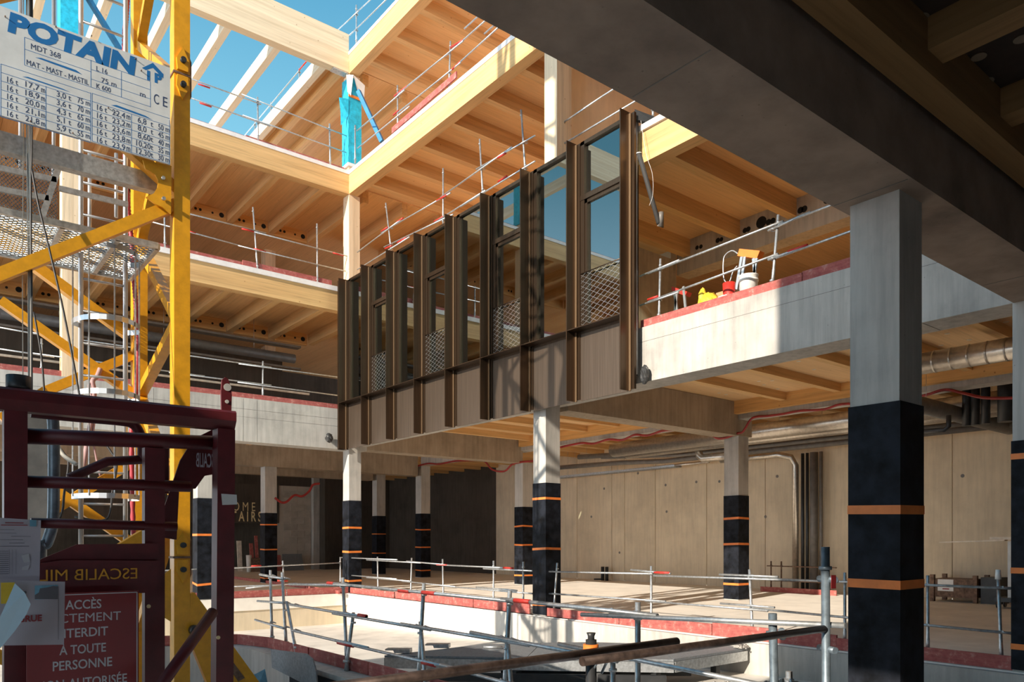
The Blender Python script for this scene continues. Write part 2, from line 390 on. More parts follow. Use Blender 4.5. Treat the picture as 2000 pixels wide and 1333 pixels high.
beam('brown concrete beam behind the left wing edge beam', 'concrete_beam', -12, 17.1, 27.75, 28.3, 4.35, 5.25, name='cross_beam', cat=cb)
beam('dark concrete beam in the far left interior', 'concrete_beam', -12, 17.1, 31.7, 32.2, 4.40, 5.25, name='cross_beam', cat=cb)
t = thing('edge_beam', 'golden glulam edge beam of the right wing third floor', 'beam', (XF, 12, 12.06))
box('beam', 'glulam_y', t, XF, XF+.28, -6, YF, 12.06, 12.65); box('flashing', 'white_strip', t, XF-.015, XF+.26, -6, YF, 12.65, 12.77)
t = thing('edge_beam', 'golden glulam edge beam above the right end of the window strip', 'beam', (XF, 8, 8.46))
box('beam', 'glulam_y', t, XF, XF+.28, -6, YF, 8.46, 9.03); box('flashing', 'white_strip', t, XF-.05, XF+.26, -6, YF, 9.03, 9.14)
t = thing('edge_beam', 'glulam edge beam at the top of the right wing against the sky', 'beam', (XF, 12, 15.7))
box('beam', 'glulam_y', t, XF, XF+.28, -6, YF, 15.70, 16.26); box('flashing', 'white_strip', t, XF-.015, XF+.26, -6, YF, 16.26, 16.36)
t = thing('edge_beam', 'pinkish glulam edge beam of the left wing third floor', 'beam', (0, YF, 12.06))
box('beam', 'glulam_x', t, -12, XF+.28, YF, YF+.28, 12.06, 12.65); box('flashing', 'white_strip', t, -12, XF-.02, YF-.015, YF+.26, 12.65, 12.76)
t = thing('edge_beam', 'glulam edge beam of the left wing second floor left of the window strip', 'beam', (0, YF, 8.46))
box('beam', 'glulam_x', t, -12, XF+.28, YF, YF+.28, 8.46, 9.03); box('flashing', 'white_strip', t, -12, XF-.06, YF-.05, YF+.26, 9.03, 9.17)
t = thing('roof_beam', 'deep pale roof beam of the left wing over open rafters', 'beam', (0, YF, 15.7))
box('beam', 'pale_x', t, -12, XF-.005, YF, YF+.27, 15.72, 16.88)
MB().box(XF-.5, XF-.02, YF+.01, YF+.25, 15.69, 15.73).build('bearing_plate', 'galv', t)
rb = MB().box(-.1, .1, YF+.27, 31.6, 15.76, 16.14).build('rafter', 'pale_y'); me = rb.data; bpy.data.objects.remove(rb)
rl = ['nearest the blue wrapped column', 'second from the blue wrapped column', 'third from the blue wrapped column', 'just right of the crane mast leg', 'seen left of the crane mast leg', 'above the load chart, right one', 'above the load chart, left one', 'hidden behind the load chart']
for k, x in enumerate(JL[:8]):
    tag(inst('roof_rafter', me, None, (x, 0, 0)), 'pale timber roof rafter against the sky, '+rl[k], 'rafter', 'open roof rafters of the left wing')
beam('timber purlin beside the roof deck underside of the left wing', 'glulam_y', 10.22, 10.42, YF+.28, 31.6, 15.76, 16.07, name='purlin')
# concrete beam with holes, upper right
t = thing('cross_beam', 'grey concrete beam with round holes behind the upper right joists', cb, (15, 6, 8.1))
box('beam', 'concrete_warm', t, 14.8, 15.25, -6, 12.0, 8.09, 8.86)
for u, v, r in ((1361.5, 484, .05), (1369, 482, .05), (1402, 470, .06), (1409, 468, .05), (1455, 450.5, .06), (1461.5, 448, .06), (1487, 434.5, .13), (1501, 434, .065), (1509.5, 431.5, .065), (1563.5, 411, .07), (1571, 408.5, .07), (1615, 391, .075), (1624, 388, .075)):
    p = onX(u, v, 14.8)
    MB().tube([(14.795, p[1], p[2]), (14.815, p[1], p[2])], r, 14).build('drilled_hole', 'hole_dark', t)
# upper interior walls
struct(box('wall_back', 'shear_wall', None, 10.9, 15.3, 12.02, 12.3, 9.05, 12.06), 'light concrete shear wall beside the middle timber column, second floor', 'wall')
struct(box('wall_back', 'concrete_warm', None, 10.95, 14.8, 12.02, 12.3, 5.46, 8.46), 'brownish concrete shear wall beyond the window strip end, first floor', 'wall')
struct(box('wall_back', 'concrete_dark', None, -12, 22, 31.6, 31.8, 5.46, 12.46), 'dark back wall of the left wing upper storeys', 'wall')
struct(box('wall_right', 'concrete_warm', None, 20, 20.3, -6, 21, 5.46, 8.86), 'brown interior back wall of the right wing first floor', 'wall')
struct(box('wall_right', 'white_render', None, 15.0, 15.2, 12.35, 21, 5.5, 8.86), 'pale interior wall seen through the window strip', 'wall')
struct(box('wall_right', 'concrete_warm', None, 20, 20.3, -6, 21, 9.05, 12.46), 'interior back wall of the right wing second floor', 'wall')
struct(box('ceiling', 'clt_x', None, XF+.6, 22, -6, YF+.2, 5.46, 5.50), 'first floor deck surface of the right wing', 'floor')
struct(box('wall_front', 'concrete_dark', None, -3.4, 22, -6.2, -6, 0, 17), 'rear wall of the near wing behind the viewer', 'wall')
struct(box('wall_front', 'concrete_warm', None, -3.4, 10.4, 3.1, 3.38, 5.47, 17), 'closed upper courtyard wall of the near wing', 'wall')
struct(box('wall_left', 'concrete_dark', None, -3.4, -3.15, -6, .2, -.55, 4.46), 'unseen west wall added to keep sun out under the near wing', 'wall')  # added out of view to stop sun entering the near wing from the west
struct(box('wall_left', 'concrete_warm', None, -3.4, -3.15, -6, 3.1, 4.465, 17), 'closed west end wall of the near wing', 'wall')
struct(box('ceiling', 'clt_x', None, -3.1, XF, -5.9, 3.0, 16.9, 17.1), 'roof slab of the near wing', 'roof')
# ---- columns
def conc_col(label, x, y, s, ztop, zw, tapes, wrap='black_wrap', mat='concrete_light', th=.006, tw=.055):
    t = thing('concrete_column', label, 'column', (x+s/2, y+s/2, 0))
    box('shaft', mat, t, x, x+s, y, y+s, 0, ztop)
    e_ = .012
    box('protective_wrap', wrap, t, x-e_, x+s+e_, y-e_, y+s+e_, .02, zw)
    e2 = e_+.004
    for z, dz in tapes:
        m = MB()
        c = [(x-e2, y+s+e2), (x-e2, y-e2), (x+s+e2, y-e2), (x+s+e2, y+s+e2)]
        hs = [z+dz, z, z+dz*.6, z+dz]
        lo = [(c[k][0], c[k][1], hs[k]-tw/2) for k in range(4)]; hi = [(c[k][0], c[k][1], hs[k]+tw/2) for k in range(4)]
        m.poly(lo+hi, [(0, 1, 5, 4), (1, 2, 6, 5), (2, 3, 7, 6), (3, 0, 4, 7)]); m.build('tape_band', 'orange_tape', t)
    return t
conc_col('big near concrete column wrapped black with two orange bands', 6.37, 2.87, .415, 4.465, 2.73, [(1.835, .012), (1.215, .004)], tw=.075)
conc_col('sunlit middle column under the window strip, scuffed navy wrap, crane shadow', XF, 11.97, .40, 4.465, 2.80, [(2.475, -.005), (1.42, -.02), (.24, -.02)], tw=.05)
conc_col('corner concrete column below the window strip left end, scuffed black wrap', XF, YF, .40, 4.33, 2.80, [(1.98, -.01), (1.24, .01), (.36, .02)], tw=.06)
conc_col('concrete column under the cross beam before the beige wall', 17.3, 11.97, .45, 4.37, 2.79, [(2.19, -.02), (1.50, -.015), (.42, 0)], tw=.06)
conc_col('concrete column just left behind the sunlit middle column', 17.3, YF, .45, 4.37, 2.80, [(2.12, -.03), (1.43, .01), (.34, -.01)], tw=.055)
conc_col('shaded column in front of the dark wall between corner and middle columns', 17.3, 27.8, .45, 4.80, 2.75, [(2.05, .02), (1.3, .01), (.3, .02)], tw=.05)
conc_col('dark column seen just right of the corner column', 17.3, 31.7, .45, 4.80, 2.75, [(1.9, 0), (1.0, 0)], tw=.04)
conc_col('concrete column right of the gold letters', XF, 27.8, .45, 4.35, 2.62, [(2.18, .01), (1.25, .01), (.18, .02)], tw=.05)
conc_col('black wrapped column half hidden by the red frame post', 10.4, 32.3, .45, 4.40, 2.75, [(1.3, 0)], tw=.05)
conc_col('concrete column with grey wrap between crane mast and red frame post', 6.10, YF, .40, 4.33, 2.72, [(1.74, 0), (.40, .05)], tw=.06)
conc_col('wrapped column cut off at the right picture edge', XF, 2.97, .42, 4.465, 2.79, [(2.60, 0), (1.22, 0), (.3, 0)], tw=.07)
conc_col('concrete column left of the mast, seen through the red frame', 1.9, YF, .40, 4.33, 2.75, [(1.7, 0)], tw=.06)
def tim_col(label, x, y, sx, sy, z0, z1, mat='glulam_z'):
    o = box('timber_column', mat, None, x, x+sx, y, y+sy, z0, z1); tag(o, label, 'column'); return o
tim_col('white-lit timber corner column between second and third floor', XF, YF+.002, .36, .38, 9.17, 12.06)
tim_col('timber corner column behind the window strip left end', XF+.05, YF+.03, .36, .36, 5.53, 8.46)
tim_col('tall timber column behind the window strip beside the concrete wall', XF, 11.62, .41, .39, 9.14, 12.06)
tim_col('timber column behind the glass below the shear wall', XF+.02, 11.62, .40, .38, 5.47, 8.46)
tim_col('pale timber column behind the ladder, first floor', 2.97, YF, .38, .38, 5.53, 8.46)
tim_col('pale timber column behind the load chart, second floor', 2.97, YF, .38, .38, 9.17, 12.06)
tim_col('timber column deep in the left wing, second floor', XF, 27.8, .4, .4, 9.02, 12.46)
tim_col('timber column deep in the left wing, first floor', XF, 27.8, .4, .4, 5.46, 8.86)
t = thing('wrapped_column', 'timber corner column wrapped in bright blue membrane', 'column', (XF+.2, YF+.2, 12.76))
box('column', 'glulam_z', t, XF, XF+.36, YF+.002, YF+.36, 12.76, 15.70)
mm = MB(); e_ = .035
ring = lambda z, j: [(XF-e_+j, YF-e_-j*.4, z), (XF+.36+e_, YF-e_+j*.5, z), (XF+.36+e_-j, YF+.36+e_, z), (XF-e_, YF+.36+e_, z)]
rs = []; zz = 12.98
while zz < 15.35: rs.append(ring(zz, random.uniform(-.012, .012))); zz += .16
rs.append(ring(15.6, .05))
pts = [p for r_ in rs for p in r_]; fc = []
for i in range(len(rs)-1):
    for k in range(4): fc.append((i*4+k, i*4+(k+1) % 4, i*4+4+(k+1) % 4, i*4+4+k))
mm.poly(pts, fc).build('membrane', 'membrane_blue', t)
MB().poly([(XF-.1, YF-.02, 15.62), (XF+.1, YF-.09, 15.66), (XF+.02, YF-.08, 15.0), (XF-.08, YF-.05, 15.1)], [(0, 1, 2, 3)]).build('film_fold', 'white_plastic', t)
MB().poly([(XF+.1, YF-.09, 15.66), (XF+.5, YF-.06, 15.5), (XF+.46, YF-.06, 14.9), (XF+.24, YF-.09, 15.2)], [(0, 1, 2, 3)]).build('film_fold', 'white_plastic', t)
MB().poly([(XF-.04, YF-.05, 14.9), (XF-.34, YF-.02, 14.85), (XF-.26, YF+.04, 14.45), (XF-.22, YF+.1, 14.1), (XF-.04, YF-.04, 14.4)], [(0, 1, 2, 3, 4)]).build('loose_flap', 'membrane_blue', t)
MB().box(XF-.042, XF+.40, YF-.06, YF-.04, 14.98, 15.06).build('tape_band', 'orange_tape', t)
MB().box(XF-.06, XF+.42, YF-.06, YF+.42, 12.90, 12.99).build('collar_film', 'white_plastic', t)
o = MB().bar(onX(700, 178, 10.62), onX(746, 277, 10.95), .10, .12).build('raking_prop', 'prop_blue'); tag(o, 'blue raking prop leaning against the blue wrapped column', 'prop')
o = MB().bar(onY(165, -15, YF+.3), onY(243, 112, YF+.8), .10, .12).build('raking_prop', 'prop_blue'); tag(o, 'blue raking prop seen above the load chart', 'prop')
t = thing('wrapped_column', 'blue wrapped column top seen above the load chart', 'column', (3.1, YF+.2, 12.76))
box('column', 'glulam_z', t, 2.97, 3.35, YF, YF+.38, 12.76, 15.7); box('membrane', 'membrane_blue', t, 2.93, 3.39, YF-.04, YF+.42, 12.95, 15.6)

# ================================================================ WINDOW STRIP (bronze facade element hung on the first floor beam)
XO, XP = 9.98, 10.25
ZB, ZS, ZT = 4.285, 5.645, 9.31
fy = [20.61-1.405*k for k in range(9)]
t = thing('window_strip', 'long bronze metal and glass window strip hung on the first floor edge', 'facade', (XP, 15, ZB))
fin = MB().box(XO, XP, -.012, .012, 0, ZT-ZB).box(XP-.02, XP+.03, -.115, .0, .03, ZT-ZB-.02)
fo = fin.build('fin', 'bronze'); fme = fo.data; bpy.data.objects.remove(fo)
so = MB().box(XP-.055, XP-.035, -.055, -.012, 0.0, ZT-ZB-.03).build('edge_strip', 'bronze_light'); sme = so.data; bpy.data.objects.remove(so)
for k, y in enumerate(fy):
    f_ = inst('fin', fme, t, (0, y, ZB)); s_ = inst('edge_strip', sme, None, (0, y, ZB)); s_.parent = f_; s_.matrix_parent_inverse = f_.matrix_world.inverted() if False else Matrix.Translation((0, -y, -ZB))
MB().box(XO+.06, XP+.05, fy[0]+.16, fy[0]+.19, ZB, ZT-.02).box(XP-.02, XP+.05, fy[0], fy[0]+.19, ZB, ZT-.02).build('end_cap', 'bronze', t)
MB().box(XO+.08, XO+.11, fy[0]+.11, fy[0]+.16, ZB+.02, ZT-.02).build('end_strip', 'bronze_light', t)
for k in range(8):
    ya, yb = fy[k+1]+.012, fy[k]-.115
    box('spandrel_panel', 'bronze_panel', t, XP, XP+.03, ya, yb, ZB+.01, ZS-.02)
    MB().box(XO+.01, XP+.06, ya, fy[k]-.012, ZS-.015, ZS+.005).box(XP-.01, XP+.06, ya, fy[k]-.012, ZS-.06, ZS-.015).build('sill', 'bronze', t)
    fr = MB().box(XP, XP+.1, ya, yb, ZT-.07, ZT).box(XP, XP+.1, ya, yb, ZS, ZS+.06).box(XP, XP+.1, ya, ya+.05, ZS, ZT).box(XP, XP+.1, yb-.10, yb, ZS, ZT)
    split = k % 2 == 1
    zt2 = 8.22
    if split: fr.box(XP-.01, XP+.1, ya, yb, zt2-.05, zt2+.05).box(XP+.02, XP+.11, ya+.05, ya+.09, ZS+.06, zt2-.05).box(XP+.02, XP+.11, yb-.16, yb-.1, ZS+.06, zt2-.05).box(XP+.02, XP+.11, ya, yb, zt2-.12, zt2-.05)
    F_ = fr.build('window_frame', 'bronze', t)
    if split:
        box('pane', 'glass', F_, XP+.055, XP+.065, ya+.05, yb-.1, zt2+.05, ZT-.07)
        box('pane', 'glass', F_, XP+.055, XP+.065, ya+.09, yb-.16, ZS+.06, zt2-.12)
        ztm = 6.75; m = MB(); ya2, yb2 = ya+.01, yb-.02; L = yb2-ya2; H = ztm-(ZS+.03); z0 = ZS+.03
        st = .105; r_ = .0022
        sl = .55                                  # slope of the wires
        c = -L*sl
        while c < H:
            for sg in (1, -1):
                pts = []
                # line z = c + sl*y' (y' from 0..L) or mirrored
                y_a = max(0, -c/sl); y_b = min(L, (H-c)/sl)
                if y_b-y_a > .02:
                    za, zb = c+sl*y_a, c+sl*y_b
                    pa = (XP-.01, ya2+(y_a if sg > 0 else L-y_a), z0+za); pb = (XP-.01+.004*sg, ya2+(y_b if sg > 0 else L-y_b), z0+zb)
                    m.bar(pa, pb, r_*1.6, r_*1.6)
            c += st
        w_ = m.build('safety_mesh', 'aluminium', t); w_['kind'] = 'stuff'
        MB().tube([(XP-.012, ya2, ztm), (XP-.012, yb2, ztm)], .012, 8).build('mesh_rail', 'bronze', t)
    else:
        box('pane', 'glass', F_, XP+.055, XP+.065, ya+.05, yb-.1, ZS+.06, ZT-.07)
    # small handle rod and interior blind
    MB().tube([(XP+.13, yb-.22, ZS+.7), (XP+.13, yb-.22, ZT-1.1)], .008, 6).build('interior_rod', 'aluminium', t)
    MB().box(XP+.14, XP+.2, ya+.05, yb-.14, ZT-.42, ZT-.36).box(XP+.14, XP+.18, ya+.05, yb-.14, ZT-.30, ZT-.26).build('blind_rail', 'blind_green', t)
ye = fy[8]
t2 = t
MB().box(XP+.03, XP+.10, ye-.02, ye-.008, ZB+.25, ZT+.02).box(XP+.16, XP+.19, ye-.03, ye-.01, ZB+.3, ZT).build('end_gasket', 'dark_steel', t)
MB().tube([(XP+.135, ye-.03, ZB+.32), (XP+.135, ye-.03, ZT)], .014, 8).build('end_rail', 'aluminium', t)
MB().poly([(XP+.05, ye-.06, ZT+.07), (XP+.45, ye-.35, ZT-.10), (XP+.42, ye-.35, ZT-.22), (XP+.08, ye-.08, ZT-.12), (XP+.10, ye-.01, ZT+.05), (XP+.52, ye-.25, ZT-.10), (XP+.50, ye-.25, ZT-.22), (XP+.12, ye-.02, ZT-.12)],
          [(0, 1, 2, 3), (4, 7, 6, 5), (0, 4, 5, 1), (3, 2, 6, 7), (0, 3, 7, 4), (1, 5, 6, 2)]).build('top_bracket', 'dark_steel', t)
# black tarp bundles
def bundle(name, mat, label, cat, pts, r, n=14):
    m = MB(); c = Vector(pts)
    rings = 8; P = []
    for i in range(rings+1):
        a = math.pi*i/rings
        for k in range(n):
            b_ = 2*math.pi*k/n; j = 1+random.uniform(-.22, .22)
            P.append(c+Vector((r[0]*math.sin(a)*math.cos(b_)*j, r[1]*math.sin(a)*math.sin(b_)*j, r[2]*math.cos(a)*(1+random.uniform(-.1, .1)))))
    fs = [(i*n+k, i*n+(k+1) % n, (i+1)*n+(k+1) % n, (i+1)*n+k) for i in range(rings) for k in range(n)]
    o = m.poly(P, fs).build(name, mat); tag(o, label, cat); return o
bundle('tarp_bundle', 'tarp_black', 'black tarp bundle hanging at the lower right corner of the window strip', 'tarp', onX(1259, 732, XP+.12), (.07, .09, .17))
bundle('tarp_bundle', 'tarp_black', 'small black bundle at the lower left corner of the window strip', 'tarp', onY(643, 856, YF-.12), (.11, .08, .14))
# drain pipe hanging near the end of the strip
pa, pb = onX(1248, 300, XF-.25), onX(1287, 438, XF+.35); pc = onX(1291, 428, XF+.35)
t = thing('drain_pipe', 'grey plastic drain pipe hanging slanted right of the window strip', 'pipe', pa)
MB().tube([pa, Vector(pa).lerp(Vector(pb), .97), pb], .042, 16).build('pipe', 'dark_pvc', t)
MB().tube([pb, Vector(pb)+Vector((.04, -.02, -.05)), Vector(pc)+Vector((0, 0, .04)), Vector(pc)+Vector((0, 0, .12))], .05, 14).build('elbow', 'pipe_grey', t)
MB().tube([Vector(pa)+Vector((-.0, .0, -.005)), Vector(pa)+Vector((-.002, -.002, .012))], .047, 16).build('rim', 'white_strip', t)

# ================================================================ GUARDRAILS
def clampm(m, p, s=1.0):
    x, y, z = p
    m.tube([(x-.045*s, y-.05*s, z-.012), (x-.04*s, y-.03*s, z+.014), (x+.0, y+.035*s, z+.01), (x+.04*s, y+.02*s, z-.006), (x+.045*s, y-.03*s, z-.014), (x+.0, y-.05*s, z), (x-.05*s, y-.02*s, z+.0)], .010*s, 6)
def guard(label, posts, rails, mat='galv', r=.022, red=(), feet=True, group=None, foot='galv', bow=0):
    """posts: (base, top) points; rails: (p, q); red: (p, q) painted sleeves"""
    base = Vector(posts[0][0]) if posts else Vector(rails[0][0])
    t = thing('guardrail', label, 'guardrail', tuple(base), group)
    for a, b in posts:
        a, b = Vector(a), Vector(b); P = MB().tube([a, a.lerp(b, .25), a.lerp(b, .26), b], [r*1.15, r*1.15, r, r], 10).build('post', mat, t)
        MB().tube([a+Vector((0, 0, .10)), a+Vector((0, 0, .13))], r*1.7, 10).build('collar', mat, P)
        MB().tube([b-Vector((0, 0, .13)), b-Vector((0, 0, .11))], r*1.5, 10).build('collar', mat, P)
        for p, q in rails:
            p, q = Vector(p), Vector(q); d = q-p; L2 = d.x*d.x+d.y*d.y
            k = ((a.x-p.x)*d.x+(a.y-p.y)*d.y)/L2 if L2 else 0
            c = p+d*k
            if 0 <= k <= 1 and (Vector((c.x, c.y))-Vector((a.x, a.y))).length < .25:
                m = MB(); clampm(m, (a.x, a.y, c.z), r/.022); m.build('clamp', mat, P)
    for p, q in rails:
        MB().tube([p, q], r*.82, 10).build('rail', mat, t)
    for p, q in red:
        MB().tube([p, q], r*.98, 10).build('red_sleeve', 'red_paint', t)
    return t
def gX(label, X, posts, rails, red=(), **kw):
    pr = [(onX(u, vb, X), onX(u2, vt, X)) for (u, vb, u2, vt) in posts]
    rr = [(onX(a, b, X-.035), onX(c, d, X-.035)) for (a, b, c, d) in rails]
    rd = [(onX(a, b, X-.036), onX(c, d, X-.036)) for (a, b, c, d) in red]
    return guard(label, pr, rr, red=rd, **kw)
def gY(label, Y, posts, rails, red=(), **kw):
    pr = [(onY(u, vb, Y), onY(u2, vt, Y)) for (u, vb, u2, vt) in posts]
    rr = [(onY(a, b, Y-.035), onY(c, d, Y-.035)) for (a, b, c, d) in rails]
    rd = [(onY(a, b, Y-.036), onY(c, d, Y-.036)) for (a, b, c, d) in red]
    return guard(label, pr, rr, red=rd, **kw)
GR = 'scaffold tube guardrails'
gY('tube guardrail on the left wing third floor under the rafters', YF+.12, [(504, 273, 503, 190), (645, 322, 643.5, 242), (318, 208, 318, 120)],
   [(330, 138, 510, 204), (472, 184, 680, 267), (330, 176, 528, 247), (474, 225, 676, 298)], [(387, 164, 410, 172), (390, 201, 413, 209)])
gX('tube guardrail on the right wing third floor', XF+.14, [(693.6, 319, 693.6, 245), (777, 251, 776.5, 167), (877, 171, 880, 81), (998, 70, 999, 30), (1100, -20, 1100, -90)],
   [(697, 256, 790, 176), (776, 184, 905, 80), (870, 109, 990, 3), (907, 56, 1090, -110), (698, 290, 800, 208), (776, 221, 900, 122), (880, 138, 996, 33), (946, 66, 1090, -60)],
   [(770, 188, 795, 168), (880, 93, 904, 78), (768, 225, 778, 216), (883, 136, 899, 120)])
gX('tube guardrail behind the upper edge of the window strip', XF+.25, [(695, 539, 695, 451), (764, 489, 753.5, 397), (865.6, 441, 865.6, 329), (943, 380, 937, 272), (1026, 334, 1018, 215), (1094, 303, 1091, 215), (1275.5, 228, 1276, 188)],
   [(698, 493, 787, 426), (745, 455, 880, 377), (860, 386, 1000, 287), (930, 331, 1045, 265), (1079, 254, 1180, 186), (1140, 212, 1225, 157), (698, 527, 800, 463), (750, 483, 885, 419), (850, 434, 948, 372), (900, 404, 1045, 315), (1083, 292, 1264, 184)],
   [(745, 452, 757, 444), (775, 434, 787, 426), (853, 392, 873, 381), (972, 309, 988, 299), (752, 486, 765, 480), (776, 474, 793, 465), (848, 433, 866, 423), (973, 355, 990, 344)])
gY('tube guardrail on the left wing second floor', YF+.16, [(503, 528, 494, 405), (620, 554, 619, 437), (322, 484, 321, 402)],
   [(290, 398, 520, 456), (472, 447, 680, 501), (290, 432, 510, 491), (465, 480, 675, 530)], [(472, 447, 496, 453), (650, 494, 671, 500), (496, 486, 519, 492), (369, 452, 382, 456)])
gY('tube guardrail on the left wing first floor above the concrete beam', YF+.16, [(513, 782, 513.5, 706), (81, 728, 81, 662), (172, 735, 172, 660)],
   [(0, 640, 110, 660), (60, 650, 400, 700), (330, 690, 530, 718), (466, 711, 660, 737), (0, 682, 106, 698), (60, 690, 400, 735), (330, 728, 530, 753), (464, 747, 660, 773)])
gX('tube guardrail on the right wing first floor in front of the bucket', XF+.14, [(1287, 628, 1290, 506), (1508, 563, 1520, 420), (1690, 515, 1691, 372)],
   [(1250, 540, 1327, 508), (1266, 535, 1530, 432), (1500, 451, 1583, 414), (1520, 440, 1800, 335), (1250, 597, 1326, 571), (1266, 590, 1520, 496), (1500, 508, 1576, 480), (1516, 504, 1800, 403)],
   [(1265, 586, 1285, 579), (1539, 492, 1577, 479)])
gX('tube guardrail on the roof edge at top against the sky, right wing', XF+.13, [(696, 86, 696, 10)],
   [(660, 58, 700, 22), (690, 30, 760, -34), (683, 69, 770, -16), (655, 95, 690, 62)])
g_ = guard('tube guardrail on the left wing roof deck edge seen between rafters', [((10.3, y, 16.26), (10.3, y, 17.35)) for y in (22.9, 24.2, 26.7, 28.3)],
      [((10.26, 21.5, 17.22), (10.26, 31, 17.22)), ((10.26, 21.5, 16.8), (10.26, 31, 16.8))], red=[((10.25, 24.1, 17.22), (10.25, 23.5, 17.22))])
# ground storey, right wing edge and left wing edge
XG = XF+.12
def gp(u, vt=None, lean=0.0, z1=1.12):
    b = onX(u, 1100, XG); return ((b[0], b[1]-lean, .0), (b[0], b[1]+lean, z1))
ys = lambda u: onX(u, 1100, XG)[1]
def seg(u0, u1, z0, z1=None, X=XG-.035):
    z1 = z0 if z1 is None else z1
    return ((X, onX(u0, 1100, X)[1], z0), (X, onX(u1, 1100, X)[1], z1))
guard('long tube guardrail along the sunlit floor edge of the right wing', [gp(u, lean=l) for u, l in ((684, .0), (738, .02), (803, -.03), (865.4, .02), (964, 0), (1022, 0), (1084.6, -.06), (1272, 0), (1467, .03), (1650, 0), (1812, 0), (1953, .02))],
      [seg(664, 776, 1.06), seg(716, 822, 1.02, 1.0), seg(794, 870, 1.03, .98), seg(853, 1000, .97), seg(944, 1040, .93), seg(1066, 1275, .93, .98), seg(1232, 1310, 1.04, 1.0), seg(1277, 1560, .95, .98), seg(1405, 1520, 1.02), seg(1465, 2060, .98, 1.0),
       seg(686, 775, .53), seg(716, 800, .5), seg(785, 890, .48, .45), seg(860, 1040, .44), seg(930, 1010, .48), seg(1070, 1300, .47, .5), seg(1260, 1500, .48), seg(1407, 1513, .54), seg(1465, 2060, .50, .44)],
      red=[seg(853, 873, .975), seg(983, 1002, .97), seg(1278, 1308, 1.01)])
guard('tube guardrail along the left wing floor edge behind the pit', [(onY(557, 1177, YF+.1), onY(552, 1096, YF+.1)), (onY(665, 1170, YF+.1), onY(664.7, 1090, YF+.1)), (onY(250, 1185, YF+.1), onY(250, 1100, YF+.1))],
      [(onY(120, 1123, YF+.06), onY(560, 1105.5, YF+.06)), (onY(400, 1113, YF+.06), onY(665, 1100, YF+.06)), (onY(400, 1149, YF+.06), onY(665, 1138, YF+.06)), (onY(480, 1150, YF+.05), onY(580, 1139, YF+.05))],
      red=[(onY(491, 1106.5, YF+.05), onY(510, 1105.5, YF+.05)), (onY(542, 1135, YF+.05), onY(562, 1135.5, YF+.05))])
# pit west edge guardrail (X about 4.2)
XW = 4.2
def wp(u, z1=1.14, lean=0.0, z0=0.0, X=XW):
    y = onX(u, 1100, X)[1]; return ((X, y-lean, z0), (X, y+lean, z1))
def ws(u0, u1, z0, z1=None, X=XW-.04, X1=None):
    z1 = z0 if z1 is None else z1; X1 = X if X1 is None else X1
    return ((X, onX(u0, 1100, X)[1], z0), (X1, onX(u1, 1100, X1)[1], z1))
guard('leaning tube guardrail along the near edge of the pit in the foreground', [((4.38, 11.3, 0), (4.38, 11.38, 1.13)), ((4.30, 10.55, 0), (4.30, 10.72, 1.12)), ((4.22, 10.0, 0), (4.22, 10.35, .72)), wp(674, 1.13, .06), wp(683, .72, -.10),
       wp(822, 1.14, -.06), wp(827, .74, .06), wp(989, 1.14, -.05), wp(997, .74, .05), wp(1245.6, 1.13), wp(1197, .72, 0)],
      [((4.3, 11.6, 1.06), (4.2, 10.4, 1.04)), ws(565, 690, .98, 1.05), ws(650, 990, 1.05), ws(980, 1284, 1.06, 1.05), ws(1136, 1652, 1.0, 1.1),
       ((4.3, 11.7, .64), (4.2, 10.4, .70)), ws(566, 716, .70), ws(650, 841, .68), ws(783, 1033, .69), ws(919, 1206, .72, .68), ws(1091, 1520, .74, .68),
       ((4.3, 11.8, .34), (4.2, 10.4, .34)), ws(570, 719, .35), ws(660, 911, .34), ws(860, 1100, .35, .3)],
      mat='galv', r=.021, red=[ws(640, 652, 1.05), ws(779, 800, 1.045), ws(825, 850, 1.05), ws(700, 716, .71), ws(1005, 1035, 1.06), ws(660, 690, .33), ws(825, 850, .33), ws(994, 1035, .32)])
guard('tall dark tube post with sleeve label left of the big near column', [((4.16, 2.28, -.55), (4.10, 2.26, 1.545))], [((4.10, 2.20, 1.36), (4.16, 2.33, 1.36)), ((4.10, 2.20, .96), (4.16, 2.33, .96))], mat='galv_blue', r=.024)
t = THINGS['tall dark tube post with sleeve label left of the big near column']
p = onX(1620, 1136, 4.08)
MB().box(p[0]-.03, p[0]+.02, p[1]-.028, p[1]-.026, p[2]-.04, p[2]+.035).build('sleeve_label', 'sign_red', t)
guard('short grey tube post with cap right of the brown tubes', [((4.25, 2.65, -.55), (4.2, 2.66, 1.13))], [((4.2, 2.6, 1.03), (4.25, 2.62, .98))], mat='galv_blue', r=.026)
guard('short stub post beside the gravel', [(onX(1543, 1400, 4.6), onX(1541, 1312, 4.6))], [(onX(1535, 1330, 4.6), onX(1549, 1332, 4.6))], mat='galv', r=.022)
# brown foreground tubes with orange collar
t = thing('guardrail', 'dark brown foreground tubes clamped to a post with orange collar', 'guardrail', (3, 2.3, 0))
q0, q1 = onY(600, 1351, 2.40), onY(1322, 1254, 2.33); s0, s1 = onY(1137, 1293, 2.30), onY(1609, 1229, 2.26)
MB().tube([q0, q1], .0205, 14).build('rail', 'steel_brown', t); MB().tube([s0, s1], .0205, 14).build('rail', 'steel_brown', t)
c = Vector(onY(1164, 1300, 2.36))
MB().tube([(c.x, c.y+.03, -.55), (c.x, c.y+.03, 1.145)], [.028, .024], 14).build('post', 'dark_steel', t)
MB().tube([(c.x-.002, c.y+.03, 1.06), (c.x-.002, c.y+.03, 1.125)], .034, 18).build('collar', 'orange_tape', t)
MB().tube([(c.x, c.y+.03, 1.125), (c.x, c.y+.03, 1.16), (c.x, c.y+.03, 1.175)], [.015, .015, .021], 12).build('post_cap', 'dark_steel', t)
